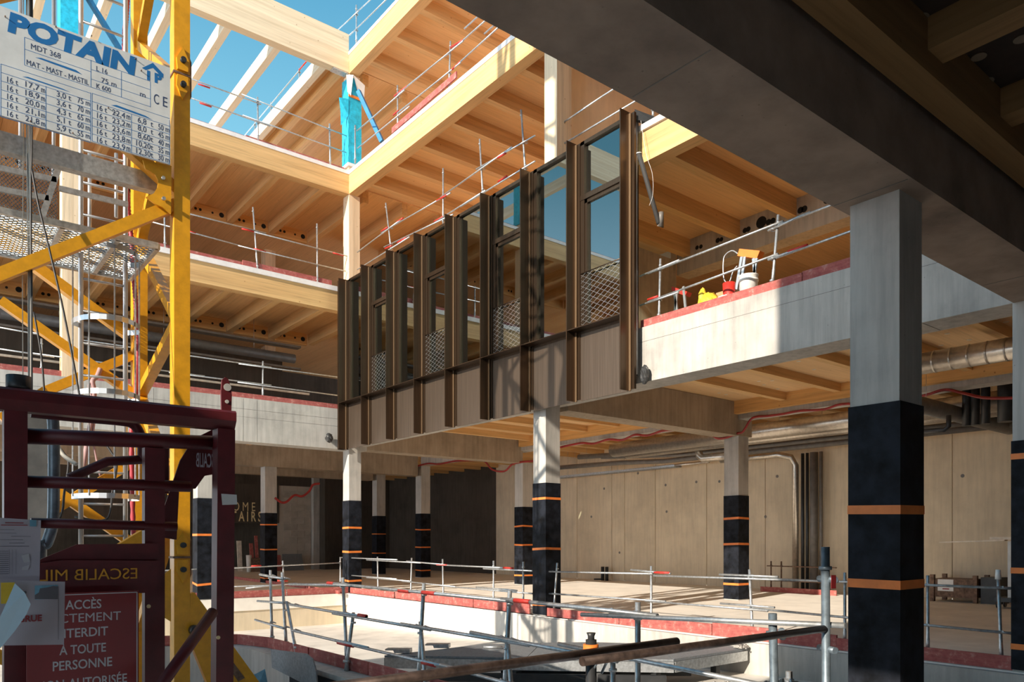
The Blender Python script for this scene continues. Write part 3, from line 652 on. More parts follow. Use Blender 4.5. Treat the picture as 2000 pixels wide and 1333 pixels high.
m = MB()
for dx in (-.03, .035):
    m.tube([(c.x+dx-.02, c.y-.035, 1.06), (c.x+dx+.01, c.y-.04, 1.075), (c.x+dx+.03, c.y+.0, 1.04), (c.x+dx+.03, c.y+.03, .99)], .006, 8)
m.build('clamp', 'galv_blue', t)
p = Vector((c.x, c.y+.0, .90))
MB().tube([(c.x, c.y+.03, .84), (c.x, c.y+.03, .93)], .0285, 14).build('sleeve_label', 'sign_red', t)

# ================================================================ RED TOE BOARDS
def board(label, a, b, h, th=.035, mat='red_board', up=0.0):
    a, b = Vector(a), Vector(b); n = (b-a).cross(Vector((0, 0, 1))).normalized()*th
    m = MB().prism([a, b, b+Vector((0, 0, h)), a+Vector((0, 0, h))], n)
    for i_ in range(len(m.v)): m.v[i_] = (m.v[i_][0], m.v[i_][1], m.v[i_][2]+.004)
    o = m.build('toe_board', mat); tag(o, label, 'toe board', 'red painted toe boards'); return o
edges = [690, 800, 1008]
for k, (u0, u1, lb) in enumerate(((690, 776, 'from the corner column, first piece'), (778, 930, 'second piece from the corner column'), (932, 1041, 'left of the middle column'), (1072, 1215, 'right of the middle column'), (1217, 1397, 'centre piece below the long guardrail'), (1398, 1640, 'left of the big near column'), (1641, 1990, 'darker piece right of the big near column'), (1991, 2100, 'at the right picture edge'))):
    board('red toe board on the right floor edge, '+lb, (XF+.05+.01*(k % 2), ys(u0), .0), (XF+.05+.01*(k % 2), ys(u1), .0), .17+.02*(k % 3))
for u0, u1, lb in ((370, 560, 'left piece'), (562, 684, 'piece ending at the corner column'), (120, 368, 'piece behind the red frame')):
    a, b = onY(u0, 1150, YF-.0), onY(u1, 1150, YF-.0)
    board('red toe board behind the pit on left wing edge, '+lb, (b[0], YF+.02, .0), (a[0], YF+.02, .0), .19)
for a, b, lb in (((4.0, 11.65), (4.22, 11.0), 'curved end piece'), ((4.22, 10.98), (4.24, 9.6), 'second piece from the curve'), ((4.25, 9.58), (4.28, 8.0), 'middle piece'), ((4.28, 7.98), (4.3, 6.2), 'nearest piece'), ((2.6, 12.4), (3.98, 11.67), 'behind the red frame post')):
    board('dusty red toe board on the pit west curb, '+lb, a+(0.0,), b+(0.0,), .15)
box_c = MB().prism([(3.95, 5.6, -.6), (3.95, 11.0, -.6), (3.6, 11.7, -.6), (2.4, 12.5, -.6), (2.55, 12.75, -.6), (3.95, 11.9, -.6), (4.26, 11.05, -.6), (4.3, 5.6, -.6)], (0, 0, .6))
struct(box_c.build('trim_1', 'concrete_grey'), 'low concrete curb on the west side of the pit', 'curb')
o = box('black_membrane', 'black_wrap', None, 3.93, 3.948, 7.6, 9.55, -.55, -.06); tag(o, 'black corrugated membrane under the curb board in the foreground', 'membrane')
for k, (X, z0, lb) in enumerate(((XF+.09, 5.47, 'right wing first floor edge beside the bucket'),)):
    board('red toe board on the '+lb, (X, onX(1254, 600, X)[1], z0), (X, onX(1568, 500, X)[1], z0), .15)
    board('purplish red toe board on the right wing first floor edge in shade', (X+.02, onX(1568, 600, X)[1], z0), (X+.02, 3.5, z0), .17)
board('red toe board on the left wing first floor edge', (XF-.1, YF+.06, 5.53), (-11, YF+.06, 5.53), .14)
board('red toe board on the left wing second floor, pale left piece', (onY(473, 500, YF+.2)[0], YF+.2, 9.17), (-11, YF+.2, 9.17), .17)
board('red toe board on the left wing second floor, deep red right piece', (onY(648, 500, YF+.17)[0], YF+.17, 9.17), (onY(474, 500, YF+.17)[0], YF+.17, 9.17), .22)
board('red toe board on the left wing third floor, long left piece', (onY(480, 300, YF+.2)[0], YF+.2, 12.76), (-11, YF+.2, 12.76), .12)
board('red toe board on the left wing third floor, right piece', (XF-.05, YF+.2, 12.76), (onY(481, 300, YF+.2)[0], YF+.2, 12.76), .15)
board('red toe board low along the right wing third floor edge', (XF+.2, YF-.3, 12.74), (XF+.2, 11, 12.74), .12)
board('long red board lying tilted on the right wing third floor edge', onX(767, 262, XF+.05), onX(893, 153, XF+.05), .16)

# ================================================================ PLATFORM IN THE PIT
t = thing('work_platform', 'grey dusty work platform on steel trestle spanning the pit', 'platform', (7.5, 8.5, -.6))
top = [(5.5, 9.85), (8.5, 6.95), (10.28, 6.95), (10.28, 7.4), (8.9, 9.0), (7.4, 9.9)]
nx = 4
def prism_xy(pts, z0, z1, name, mat, par): return MB().prism([(x, y, z0) for x, y in pts][::-1], (0, 0, z1-z0)).build(name, mat, par)
prism_xy([(5.5, 9.85), (7.0, 8.4), (8.2, 9.46), (7.4, 9.9)], -.13, -.10, 'deck_board', 'sheet_grey', t)
prism_xy([(7.0, 8.39), (8.5, 6.95), (9.55, 8.2), (8.9, 9.0), (8.21, 9.45)], -.13, -.10, 'deck_board', 'sheet_grey', t)
prism_xy([(8.51, 6.95), (10.28, 6.95), (10.28, 7.4), (9.56, 8.19)], -.13, -.095, 'deck_board', 'sheet_grey', t)
for a, b in (((5.5, 9.85), (8.5, 6.95)), ((8.52, 6.95), (10.25, 6.95)), ((7.4, 9.86), (8.9, 8.98)), ((6.4, 9.9), (9.3, 7.1))):
    MB().bar((a[0], a[1], -.21), (b[0], b[1], -.21), .05, .15).build('side_beam', 'galv', t)
for x, y in ((6.0, 9.35), (6.9, 8.5), (7.7, 7.72), (8.35, 7.15), (9.6, 7.05), (7.6, 9.6), (8.8, 8.8)):
    zz = zr(y); box('leg', 'dark_steel', t, x-.05, x+.05, y-.05, y+.05, zz+.01, -.29)
for a, b in (((6.0, 9.2), (8.4, 7.0)), ((6.2, 9.5), (8.0, 9.2)), ((7.0, 9.0), (9.2, 7.2))):
    MB().bar((a[0], a[1], -.38), (b[0], b[1], -.38), .08, .12).build('cross_bearer', 'dark_steel', t)
box('connector_plate', 'galv', t, 7.55, 7.75, 7.62, 7.64, -.42, -.3)
for (u, v, s, lb) in ((778, 1272, .12, 'left'), (855, 1262, .12, 'right')):
    p = onZ(u, v+6, -.10)
    m = MB().prism([(p[0]-s*1.3, p[1]+s, -.03), (p[0]+s*1.0, p[1]-s, -.03), (p[0]+s, p[1]-s, -.09), (p[0]-s*.4, p[1]+s*.3, -.09), (p[0]-s*.5, p[1]+s*.4, -.05), (p[0]-s*1.3, p[1]+s, -.05)], (.12, .12, 0))
    o = m.build('metal_offcut', 'galv'); tag(o, 'bent metal offcut on the work platform, '+lb+' one', 'metal offcut')
p = onZ(962, 1267, -.09); o = MB().tube([(p[0]-.1, p[1]+.1, -.075), (p[0]+.12, p[1]-.1, -.075)], .022, 10).build('short_tube', 'galv'); tag(o, 'short grey tube lying on the far side of the work platform', 'tube')
# rubble, sheet and tarp near the curb
def heap(label, cx, cy, z, rx, ry, n, s, mat='rubble', name='rubble'):
    m = MB()
    for i in range(n):
        a = random.uniform(0, 6.28); r = math.sqrt(random.random())
        x, y = cx+rx*r*math.cos(a), cy+ry*r*math.sin(a); h = s*random.uniform(.4, 1.4); zz = z+max(0, (1-r))*s*2.4*random.random()
        P = [(x+random.uniform(-h, h), y+random.uniform(-h, h), zz+random.uniform(-.2, .9)*h) for _ in range(5)]
        P = [(x-h, y-h*.7, zz), (x+h, y-h*.6, zz+.1*h), (x+h*.8, y+h, zz), (x-h*.9, y+h*.8, zz)]+[(x-h*.5, y-h*.3, zz+h*1.2), (x+h*.5, y-h*.2, zz+h*random.uniform(.7, 1.3)), (x+h*.3, y+h*.5, zz+h), (x-h*.4, y+h*.4, zz+h*.9)]
        m.poly(P, [(0, 3, 2, 1), (4, 5, 6, 7), (0, 1, 5, 4), (1, 2, 6, 5), (2, 3, 7, 6), (3, 0, 4, 7)])
    o = m.build(name, mat); tag(o, label, 'rubble', kind='stuff'); return o
heap('heap of broken concrete rubble behind the grey sheet', 3.55, 10.5, -.52, .5, .9, 170, .06)
heap('loose gravel along the foot of the pit wall right of the platform', 8.8, 5.6, zr(5.4)-.02, 1.3, 1.15, 300, .05, 'gravel', 'gravel')
heap('fine gravel at the bottom of the picture beside the big near column', 9.0, 3.3, zr(3.6)-.02, 1.1, 1.0, 260, .04, 'gravel', 'gravel')
heap('crumbled mortar at the outer end of the work platform', 10.15, 6.98, -.09, .14, .10, 40, .03, 'gravel', 'mortar_crumbs')
o = MB().prism([onX(529, 1269, 3.7), onX(598, 1278, 3.7), onX(610, 1288, 3.7), onX(617, 1312, 3.7), onX(620, 1350, 3.7), onX(531, 1305, 3.7)], (.02, .01, 0)).build('grey_sheet', 'sheet_grey'); tag(o, 'dark grey sheet with rounded corner leaning on the curb', 'sheet')
m = MB(); P = []
c0 = Vector(onD(480, 1285, 9.2))
for i in range(6):
    for j in range(5): P.append((c0.x-.25+.12*i, c0.y-.1+.1*j, -.50+.10*j+random.uniform(-.06, .06)))
m.poly(P, [(i*5+j, (i+1)*5+j, (i+1)*5+j+1, i*5+j+1) for i in range(5) for j in range(4)]); o = m.build('blue_tarp', 'tarp_blue'); tag(o, 'crumpled blue tarp on the rubble', 'tarp')
P = []; c0 = Vector((2.95, 8.15, -.54))
for i in range(8):
    for j in range(8): P.append((c0.x-.4+.13*i, c0.y-.5+.13*j, -.5+.5*max(0, 1-abs(i-3.5)/4)*max(0, 1-abs(j-4)/4.5)+random.uniform(-.03, .03)))
o = MB().poly(P, [(i*8+j, (i+1)*8+j, (i+1)*8+j+1, i*8+j+1) for i in range(7) for j in range(7)]).build('blue_tarp', 'tarp_blue'); tag(o, 'large pale blue tarp at the crane foot behind the red diagonal', 'tarp')
o = MB().prism([(3.1, 6.3, -.52), (3.85, 6.3, -.52), (3.9, 8.9, -.52), (3.3, 9.4, -.52), (3.1, 9.0, -.52)], (0, 0, .05)).build('white_board', 'white_plastic'); tag(o, 'white board lying flat on the ground before the grey sheet', 'board')
o = MB().tube([onZ(538, 1314, -.45), Vector(onZ(538, 1314, -.45))+Vector((0, 0, .04))], .07, 12).build('metal_puck', 'rust'); tag(o, 'small rusty ring on the white board', 'ring')
o = MB().tube([(2.78, 5.1, -.55), (2.78, 5.1, .48), (2.78, 5.1, .5)], [.055, .055, .06], 16).build('tube_post', 'dark_steel'); tag(o, 'dark open tube standing right of the red frame post at the bottom', 'tube')

# ================================================================ CRANE MAST
LX, LY, LS, LW = 2.417, 9.20, .175, 1.96
t = thing('crane_mast', 'yellow lattice mast of a tower crane with ladder side open', 'crane mast', (1.5, 10.2, -.55))
for x, y in ((LX, LY), (LX, LY+LW), (LX-LW, LY), (LX-LW, LY+LW)):
    L = box('leg', 'crane_yellow', t, x, x+LS, y, y+LS, -.55, 24)
    for zj in (1.39, 6.96, 12.55, 18.1):
        for s_ in (-1, 1):
            m = MB().prism([(x+.03, y-.03, zj+s_*.03), (x+LS-.03, y-.03, zj+s_*.03), (x+LS-.02, y-.03, zj+s_*.16), (x+LS/2, y-.03, zj+s_*.30), (x+.02, y-.03, zj+s_*.16)], (0, .03, 0))
            lug = m.build('joint_lug', 'crane_yellow', L)
        MB().box(x-.012, x+LS+.012, y-.012, y+LS+.012, zj-.012, zj+.012).build('joint_flange', 'rust', L)
        for s_ in (-1, 1): MB().tube([(x+LS/2, y-.07, zj+s_*.14), (x+LS/2, y+.0, zj+s_*.14)], .032, 12).build('joint_pin', 'dark_steel', L)
        MB().prism([(x+LS, y+.05, zj-.28), (x+LS+.03, y+.05, zj-.2), (x+LS+.03, y+.05, zj+.2), (x+LS, y+.05, zj+.28)], (0, .03, 0)).build('joint_lug', 'rust', L)
_bn = [0]
def brace(p, q, w=.105):
    _bn[0] += 1; w = w+.0023*(_bn[0] % 7); MB().bar(p, q, w, w).build('brace', 'crane_yellow', t)
c_ = LS/2; xa, xc = LX+c_, LX-LW+c_; ya, yb_ = LY+c_, LY+LW+c_
zs = [(8.3, 6.95), (5.6, 6.95), (5.6, 4.15), (3.55, 4.15), (3.55, 2.0), (.4, 2.0)] + [(8.3+2.9*k, 6.95+2.9*k+(2.9 if j else 0)) for k in range(5) for j in (0, 1) if k or j]
for zb_, za_ in zs: brace((xa, ya+.06, za_), (xa, yb_-.06, zb_))
for k in range(6):   # near face zigzag
    z0 = -1.24+2.9*k*1.0
for a, b in (((xc, 4.13), (xa, 5.5)), ((xa, 5.6), (xc, 6.9)), ((xc, 7.0), (xa, 8.4)), ((xa, 8.45), (xc, 9.8)), ((xc, 9.85), (xa, 11.3)), ((xa, 11.4), (xc, 12.8)), ((xc, 12.85), (xa, 14.3)), ((xa, 14.3), (xc, 15.7)), ((xc, 15.7), (xa, 17.1)), ((xa, 1.9), (xc, .6)), ((xc, .5), (xa, -.4))):
    brace((a[0], ya, a[1]), (b[0], ya, b[1]), .12)
for a, b in ((onY(0, 470, yb_), onY(250, 655, yb_)), (onY(0, 588, yb_), onY(282, 786, yb_)), (onY(91, 764, yb_), onY(258, 695, yb_)), (onY(0, 820, yb_), onY(90, 764, yb_)), (onY(100, 1000, yb_), onY(265, 900, yb_)), (onY(110, 960, yb_), onY(262, 1065, yb_))):
    brace(a, b, .115)
for z in (8.6, 10.3, 12.0, 13.8, 15.5, 17.3): brace((xc, yb_, z), (xa, yb_, z+(1.4 if int(z*10) % 3 else -1.4)), .1)
for z in (11.4, 14.3, 17.2):
    for a, b in (((xc, ya), (xa, ya)), ((xc, ya), (xc, yb_)), ((xc, yb_), (xa, yb_))): brace((a[0], a[1], z), (b[0], b[1], z), .08)
for z0 in (1.2, 4.1, 7.0, 9.9, 12.8): brace((xc, ya, z0), (xc, yb_, z0+2.9), .09)
g = [(279, 312), (335, 324), (334, 418), (318, 405), (304, 399), (285, 385), (300, 378), (308, 366), (309, 352), (303, 341), (295, 336), (284, 330)]
MB().prism([onY(u, v, LY-.03) for u, v in g], (0, .025, 0)).build('gusset_plate', 'crane_yellow', t)
for u, v in ((318, 349), (319, 389)):
    p = Vector(onY(u, v, LY-.04)); MB().tube([p, p+Vector((0, -.03, 0))], .022, 6).build('bolt', 'galv', t)
for zz in (4.15,):
    MB().prism([(LX+LS+.0, LY+.02, zz-.35), (LX+LS, LY+.35, zz-.2), (LX+LS, LY+.35, zz+.2), (LX+LS, LY+.02, zz+.35)], (-.02, 0, 0)).build('gusset_plate', 'crane_yellow', t)
# foot strut and base plates
MB().prism([onY(372, 1160, LY+.0), onY(380, 1158, LY+.0), onY(515, 1345, LY+.0), onY(515, 1420, LY), onY(440, 1420, LY+.0), onY(370, 1250, LY+.0)], (0, .10, 0)).build('foot_strut', 'crane_yellow', t)
MB().prism([onY(428, 1276, LY-.02), onY(438, 1270, LY-.02), onY(478, 1325, LY-.02), onY(466, 1332, LY-.02)], (0, .02, 0)).build('foot_slot', 'rust', t)
MB().prism([onY(318, 1125, LY-.02), onY(334, 1112, LY-.02), onY(334, 1215, LY-.02), onY(312, 1202, LY-.02)], (0, .02, 0)).build('gusset_plate', 'crane_yellow', t)
p = Vector(onY(378, 1231, LY-.02)); MB().tube([p, p+Vector((.0, -.12, 0))], .06, 12).build('joint_pin', 'dark_steel', t)
# load chart
YS = 9.06
zt_, zb_ = onY(150, 65, YS)[2], onY(150, 272, YS)[2]
sx0, sx1 = onY(-4, 100, YS)[0], onY(332.5, 200, YS)[0]
t = thing('load_chart', 'white crane load chart sign with blue lettering and tables', 'sign', ((sx0+sx1)/2, YS, zb_))
zt_ = onY(333, 133, YS)[2]; zb_ = onY(333, 322, YS)[2]
o = MB().box(sx0, sx1, YS, YS+.025, zb_, zt_).build('panel', 'sign_white', t)
YT = YS-.0008
K = 3.03
def st_(s, x0, y0, x1, y1, cap, mat='sign_navy', bold=0, italic=0):
    a, b = onY(x0/K, y0/K, YT), onY(x1/K, y1/K, YT); D = (a[0]*FX+a[1]*FY)
    put_text(s, a, b[0]-a[0], cap/K/F*D, mat, t, bold=bold, italic=italic)
st_('POTAIN', 45, 178, 795, 440, 108, 'sign_blue', .055, .12)
st_('MDT 368', 183, 288, 358, 343, 32); st_('MAT - MAST - MASTIL', 157, 382, 525, 502, 31)
st_('L 16', 570, 418, 635, 440, 28); st_('75 m', 600, 486, 688, 514, 28); st_('K 600', 570, 520, 655, 546, 28); st_('m', 828, 568, 860, 578, 30)
st_('C', 910, 610, 940, 620, 58); st_('E', 964, 628, 990, 637, 58)
for k in range(5):
    st_('16 t', 42, 485+50*k, 106, 505+50*k, 33); st_(('17,7', '18,9', '20,0', '21,1', '21,8')[k], 150, 512+50.5*k, 232, 540+50.5*k, 33); st_('m', 243, 545+50*k, 266, 552+50*k, 36)
    st_(('3,0 t', '3,6 t', '4,3 t', '5,1 t', '5,9 t')[k], 335, 570+49*k, 420, 595+49*k, 33); st_(('75 m', '70 m', '65 m', '60 m', '55 m')[k], 458, 606+49*k, 531, 628+49*k, 33)
    st_('16 t', 574, 650+47.5*k, 632, 668+47.5*k, 33); st_(('22,4', '23,2', '23,6', '23,8', '23,9')[k], 664, 678+47.5*k, 740, 702+47.5*k, 33); st_('m', 748, 704+47*k, 770, 711+47*k, 36)
    st_(('6,8  t', '8,0  t', '8,60t', '10,20t', '12,30t')[k], (815, 815, 815, 806, 806)[k], 724+45.5*k, 905, 752+45*k, 33); st_(('50 m', '45 m', '40 m', '35 m', '30 m')[k], 936, 765+45*k, 1001, 786+44*k, 33)
ln = []
def hline(x0, y0, x1):
    a = onY(x0/K, y0/K, YT); b = onY(x1/K, 300, YT); ln.append(box('table_line', 'sign_blue', t, a[0], b[0], YT, YT+.003, a[2]-.0022, a[2]+.0022))
def vline(x, y0, y1):
    a = onY(x/K, y0/K, YT); b = onY(x/K, y1/K, YT); ln.append(box('table_line', 'sign_blue', t, a[0]-.0022, a[0]+.0022, YT, YT+.003, b[2], a[2]))
for y in (378, 428, 478, 530, 580, 632, 690): hline(5, y, 536)
for y in (552, 600, 650, 697, 745, 792, 835): hline(545, y, 1003)
for x, a, b in ((5, 378, 690), (272, 510, 768), (536, 548, 835), (545, 552, 835), (778, 675, 905), (1003, 710, 975)): vline(x, a, b)
for y, x1 in ((220, 890), (290, 538), (385, 890)): hline(145, y, x1)
hline(538, 410, 890); hline(538, 467, 890)
for x, a, b in ((145, 220, 385), (538, 355, 515), (718, 425, 575), (890, 485, 635)): vline(x, a, b)
for tri in (((210, 340), (245, 343), (450, 415), (487, 442)), ((133, 453), (165, 455), (370, 525), (418, 547)), ((657, 622), (690, 622), (860, 685), (903, 710))):
    MB().prism([onY(x/K, y/K, YT) for x, y in tri], (0, .003, 0)).build('wedge_mark', 'sign_blue', t)
MB().prism([onY(x/K, y/K, YT) for x, y in ((840, 402), (905, 372), (968, 440), (966, 465), (905, 402), (862, 415))], (0, .003, 0)).build('arrow_logo', 'sign_blue', t)
st_('1', 870, 468, 888, 474, 50, 'sign_blue', .05); st_('P', 915, 483, 958, 497, 50, 'sign_blue', .06)
for x, y in ((30, 100), (330, 160), (540, 215), (800, 350), (835, 420), (430, 790), (180, 720), (640, 640)):
    p = Vector(onY(x/K, y/K, YT)); MB().tube([p, p+Vector((0, -.02, 0))], .006, 6).build('screw', 'rust', t)
# ladder with cage
t = thing('caged_ladder', 'grey steel ladder with hoop cage inside the crane mast', 'ladder', (1.9, 10.3, -.5))
lx0, lx1, ly = onY(158, 700, 10.3)[0], onY(245, 700, 10.3)[0], 10.3
for x in (lx0, lx1): MB().tube([(x, ly, -.5), (x, ly, 16)], .028, 8).build('stile', 'aluminium', t)
z = 0.1
while z < 16:
    MB().tube([(lx0, ly, z), (lx1, ly, z)], .016, 6).build('rung', 'aluminium', t); z += .385
cx = (lx0+lx1)/2
hz = [2.1, 3.3, 4.15, 4.98, 8.9, 9.8, 10.7, 11.6]
for z in hz:
    P = [(cx+.36*math.cos(a), ly-.12-.50*max(0, math.sin(a))-(.0), z) for a in [math.pi*k/14 for k in range(15)]]
    P = [(lx1, ly, z)]+P+[(lx0, ly, z)]; m = MB()
    q = [Vector(p) for p in P]; n_ = len(q)
    m.poly([p+Vector((0, 0, -.03)) for p in q]+[p+Vector((0, 0, .03)) for p in q], [(i, i+1, n_+i+1, n_+i) for i in range(n_-1)]); m.build('hoop', 'aluminium', t)
for a in (.15, .8, 1.57, 2.3, 3.0):
    x, y = cx+.36*math.cos(a), ly-.12-.5*math.sin(a); MB().bar((x, y, 2.1), (x, y, 5.0), .012, .03).build('cage_strap', 'galv', t)
# mesh landing and grey beam
a, b = onY(-60, 262, 9.45), onY(306, 357, 9.45)
t = thing('mesh_landing', 'grey steel beam with expanded metal landing inside the crane mast', 'landing', (1.4, 10, 5))
MB().bar(a, (b[0], a[1], a[2]-.0), .12, .20).build('beam', 'galv', t)
def mesh_panel(p00, p10, p01, nu, nv, name, mat, par, th=.006):
    p00, p10, p01 = Vector(p00), Vector(p10), Vector(p01); U = p10-p00; V = p01-p00; m = MB()
    for i in range(-nv, nu+1):
        for sg in (1, -1):
            # diagonal line in (i, j) grid
            pts = []
            x0_, y0_, x1_, y1_ = i, 0, i+nv, nv
            xs0, xs1 = max(0, x0_), min(nu, x1_)
            if xs1-xs0 < .5: continue
            a0, a1 = xs0-x0_, xs1-x0_
            f = lambda x, y: p00+U*((x if sg > 0 else nu-x)/nu)+V*(y/nv)
            m.bar(f(xs0, a0), f(xs1, a1), th, th)
    o = m.build(name, mat, par); o['kind'] = 'stuff'; return o
for z in (5.02,):
    mesh_panel((xc-.3, 9.5, z), (LX-.1, 9.5, z), (xc-.3, 10.9, z), 26, 18, 'mesh_floor', 'galv_blue', t, .007)
    for q0, q1 in (((xc-.3, 9.5), (LX-.1, 9.5)), ((xc-.3, 10.9), (LX-.1, 10.9)), ((xc-.3, 9.5), (xc-.3, 10.9)), ((1.35, 9.5), (1.35, 10.9)), ((LX-.1, 9.5), (LX-.1, 10.9)), ((1.9, 9.5), (1.9, 10.9))):
        MB().bar((q0[0], q0[1], z), (q1[0], q1[1], z), .05, .07).build('floor_frame', 'galv', t)
mesh_panel(onY(-40, 268, 9.9), onY(112, 318, 9.9), onY(-40, 420, 9.9), 20, 18, 'mesh_guard', 'galv_blue', t, .006)
for p, q in ((onY(118, 318, 9.85), onY(82, 425, 9.85)), (onY(-40, 320, 9.85), onY(110, 352, 9.85)), (onY(-40, 362, 9.85), onY(95, 388, 9.85)), (onY(115, 368, 9.85), onY(250, 400, 9.85))):
    MB().bar(p, q, .03, .06).build('guard_frame', 'galv', t)
for u, v0, v1 in ((40, -20, 330), (105, -20, 345), (175, 300, 470), (227, 300, 425)):
    MB().tube([onY(u, v0, 10.7), (onY(u, v0, 10.7)[0], 10.7, onY(u, v1, 10.7)[2])], .022, 8).build('upright', 'aluminium', t)
t2_ = thing('mesh_landing', 'upper mesh landing high in the crane mast above the picture', 'landing', (1.4, 10, 14.3))
mesh_panel((xc, LY+.2, 15.3), (xa, LY+.2, 15.3), (xc, yb_, 15.3), 20, 20, 'mesh_floor', 'galv', t2_, .05)
for y in (LY+.2, 10.2, yb_): MB().bar((xc, y, 15.3), (xa, y, 15.3), .12, .2).build('floor_frame', 'galv', t2_)
# hose and cables
def path(pts, n=6):
    P = [Vector(p) for p in pts]; out_ = []
    for i in range(len(P)-1):
        p0, p1, p2, p3 = P[max(i-1, 0)], P[i], P[i+1], P[min(i+2, len(P)-1)]
        for k in range(n):
            s_ = k/n; out_.append(.5*((2*p1)+(-p0+p2)*s_+(2*p0-5*p1+4*p2-p3)*s_*s_+(-p0+3*p1-3*p2+p3)*s_**3))
    out_.append(P[-1]); return out_
h = path([onY(u, v, 10.95) for u, v in ((250, -20), (246, 40), (243, 95), (244, 300), (250, 400), (257, 470), (259, 520), (265, 590), (269, 680), (266, 760), (264, 800), (257, 860), (262, 1100))], 22)
o = MB().tube(h, [.034 if i % 2 else .026 for i in range(len(h))], 8).build('corrugated_hose', 'hose_red'); tag(o, 'red corrugated hose hanging along the rear mast leg', 'hose')
t = thing('cable_bundle', 'black and pale cables hanging left inside the crane mast', 'cable', onD(58, 250, 7.9))
for u0, u1, mat, r in ((46, 44, 'cable_pale', .005), (53, 55, 'cable_pale', .007), (57, 59, 'cable_pale', .009), (60, 61, 'cable_black', .010), (63, 58, 'cable_black', .008), (52, 62, 'cable_black', .006)):
    MB().tube(path([onD(u0, -30, 7.9), onD(u0, 250, 7.9), onD(u1, 500, 7.9), onD(u1+1, 770, 7.9)]), r, 6).build('cable', mat, t)
o = MB().tube(path([onD(62, 330, 7.8), onD(75, 400, 7.8), (onD(92, 470, 7.8)), onD(120, 590, 7.8), onD(140, 690, 7.8), onD(160, 800, 7.8)]), .011, 6).build('cable', 'cable_black'); tag(o, 'dark cable slanting across the mast from the hanging bundle', 'cable')
o = MB().tube(path([onD(66, 610, 7.6), onD(80, 690, 7.6), onD(86, 760, 7.6), onD(88, 800, 7.6)]), .010, 6).build('cable', 'cable_black'); tag(o, 'short black cable curling down to the red frame at left', 'cable')
P = [onY(u, v, 11.16) for u, v in ((196, 720), (190, 735), (181, 745), (184, 770), (178, 820), (168, 880), (160, 930))]
o = MB().tube(path(P), .03, 8).build('knotted_strap', 'strap_pink'); tag(o, 'pink lifting strap knotted around a yellow brace', 'strap')
o = MB().tube(path([onY(u, v, 11.16) for u, v in ((181, 745), (174, 752), (176, 765), (186, 800), (182, 860), (196, 930))]), .014, 8).build('knotted_strap', 'strap_pink'); tag(o, 'thin loose end of pink strap below the knot', 'strap')
for u in (112, 206):
    o = MB().tube(path([onD(u, 868, 9.1), onD(u+12, 885, 9.1), onD(u+22, 905, 9.1), onD(u+14, 960, 9.1), onD(u+2, 1015, 9.1), onD(u-60, 1010, 9.1)]), .014, 8).build('cable', 'cable_black'); tag(o, 'black cable loop behind the red bars, '+('left' if u == 112 else 'right')+' one', 'cable')
o = MB().tube(path([onD(112, 868, 6.55), onD(124, 890, 6.55), onD(150, 908, 6.55)]), .018, 8).build('cable_grip', 'cable_pale'); tag(o, 'pale spiral cable grip behind the red bars', 'cable grip')

# ================================================================ RED GATE FRAME in the left foreground
YR = 4.06
t = thing('gate_frame', 'dark red steel gate frame in the left foreground', 'gate', (.9, YR, -.55))
def rbar(name, u0, v0, u1, v1, w_, h_, Y=YR, mat='frame_red', tube=False):
    a, b = onY(u0, v0, Y), onY(u1, v1, Y)
    if tube: return MB().tube([a, b], w_/2, 16).build(name, mat, t)
    return MB().bar(a, b, w_, h_).build(name, mat, t)
za = onY(0, 772, YR)[2]; zc_ = onY(462, 803, YR)[2]; zc2 = onY(462, 845, YR)[2]
x1r = onY(462, 820, YR)[0]
m = MB(); prof = [(YR+.012, zc_), (YR+.10, zc_), (YR+.10, zc_-.10), (YR+.03, zc_-.10), (YR, zc_-.055), (YR, zc_-.012)]
m.prism([(-.6, y, z) for y, z in prof], (x1r+.6, 0, 0)).build('top_bar', 'frame_red', t)
xr0 = onY(428, 900, YR)[0]
MB().bar((x1r-.05, YR+.05, zc_-.1), (onY(436, 1300, YR)[0], YR+.05, -.55), .09, .09).build('post', 'frame_red', t)
rbar('cross_bar', 40, 852, 428, 866, .075, .075, YR+.12, tube=True)
rbar('cross_bar', 40, 941, 372, 951, .058, .058, YR+.12, tube=True)
rbar('cross_bar', 60, 1022, 345, 1029, .048, .048, YR+.12, tube=True)
MB().box(onY(8, 900, YR+.03)[0], onY(54, 900, YR+.03)[0], YR+.03, YR+.12, -.55, onY(30, 800, YR)[2]).build('post', 'frame_red', t)
x_a, x_b = onY(283, 1150, YR+.1)[0], onY(322, 1150, YR+.1)[0]
MB().box(x_a, x_b, YR+.1, YR+.16, -.55, onY(300, 875, YR+.1)[2]).build('inner_post', 'frame_red', t)
for pl, nm in (([(378, 858), (430, 832), (430, 925), (400, 930), (382, 955), (350, 958), (345, 1055), (313, 1050), (313, 1015), (352, 900)], 'stepped_gusset'),):
    MB().prism([onY(u, v, YR+.22) for u, v in pl], (0, .012, 0)).build(nm, 'frame_red', t)
a = onY(383, 912, YR+.205); b = onY(423, 899, YR+.205); put_text('ESCALIB', a, b[0]-a[0], .075, 'paper_white', t, mirror=True, bold=.01)
MB().prism([onY(u, v, YR+.03) for u, v in ((60, 1108), (82, 1092), (150, 1064), (310, 1062), (310, 1158), (60, 1166))], (0, .014, 0)).build('name_plate', 'frame_red', t)
MB().prism([onY(80, 1101, YR-.01), onY(125, 1095, YR-.01), onY(312, 1096, YR-.01), onY(312, 1101, YR-.01), onY(80, 1106, YR-.01)], (0, .04, 0)).build('plate_fold', 'frame_red', t)
a = onY(78, 1136, YR+.024); b = onY(268, 1133, YR+.024); put_text('ESCALIB MIL', a, b[0]-a[0], .052, 'crane_yellow', t, mirror=True, bold=.02)
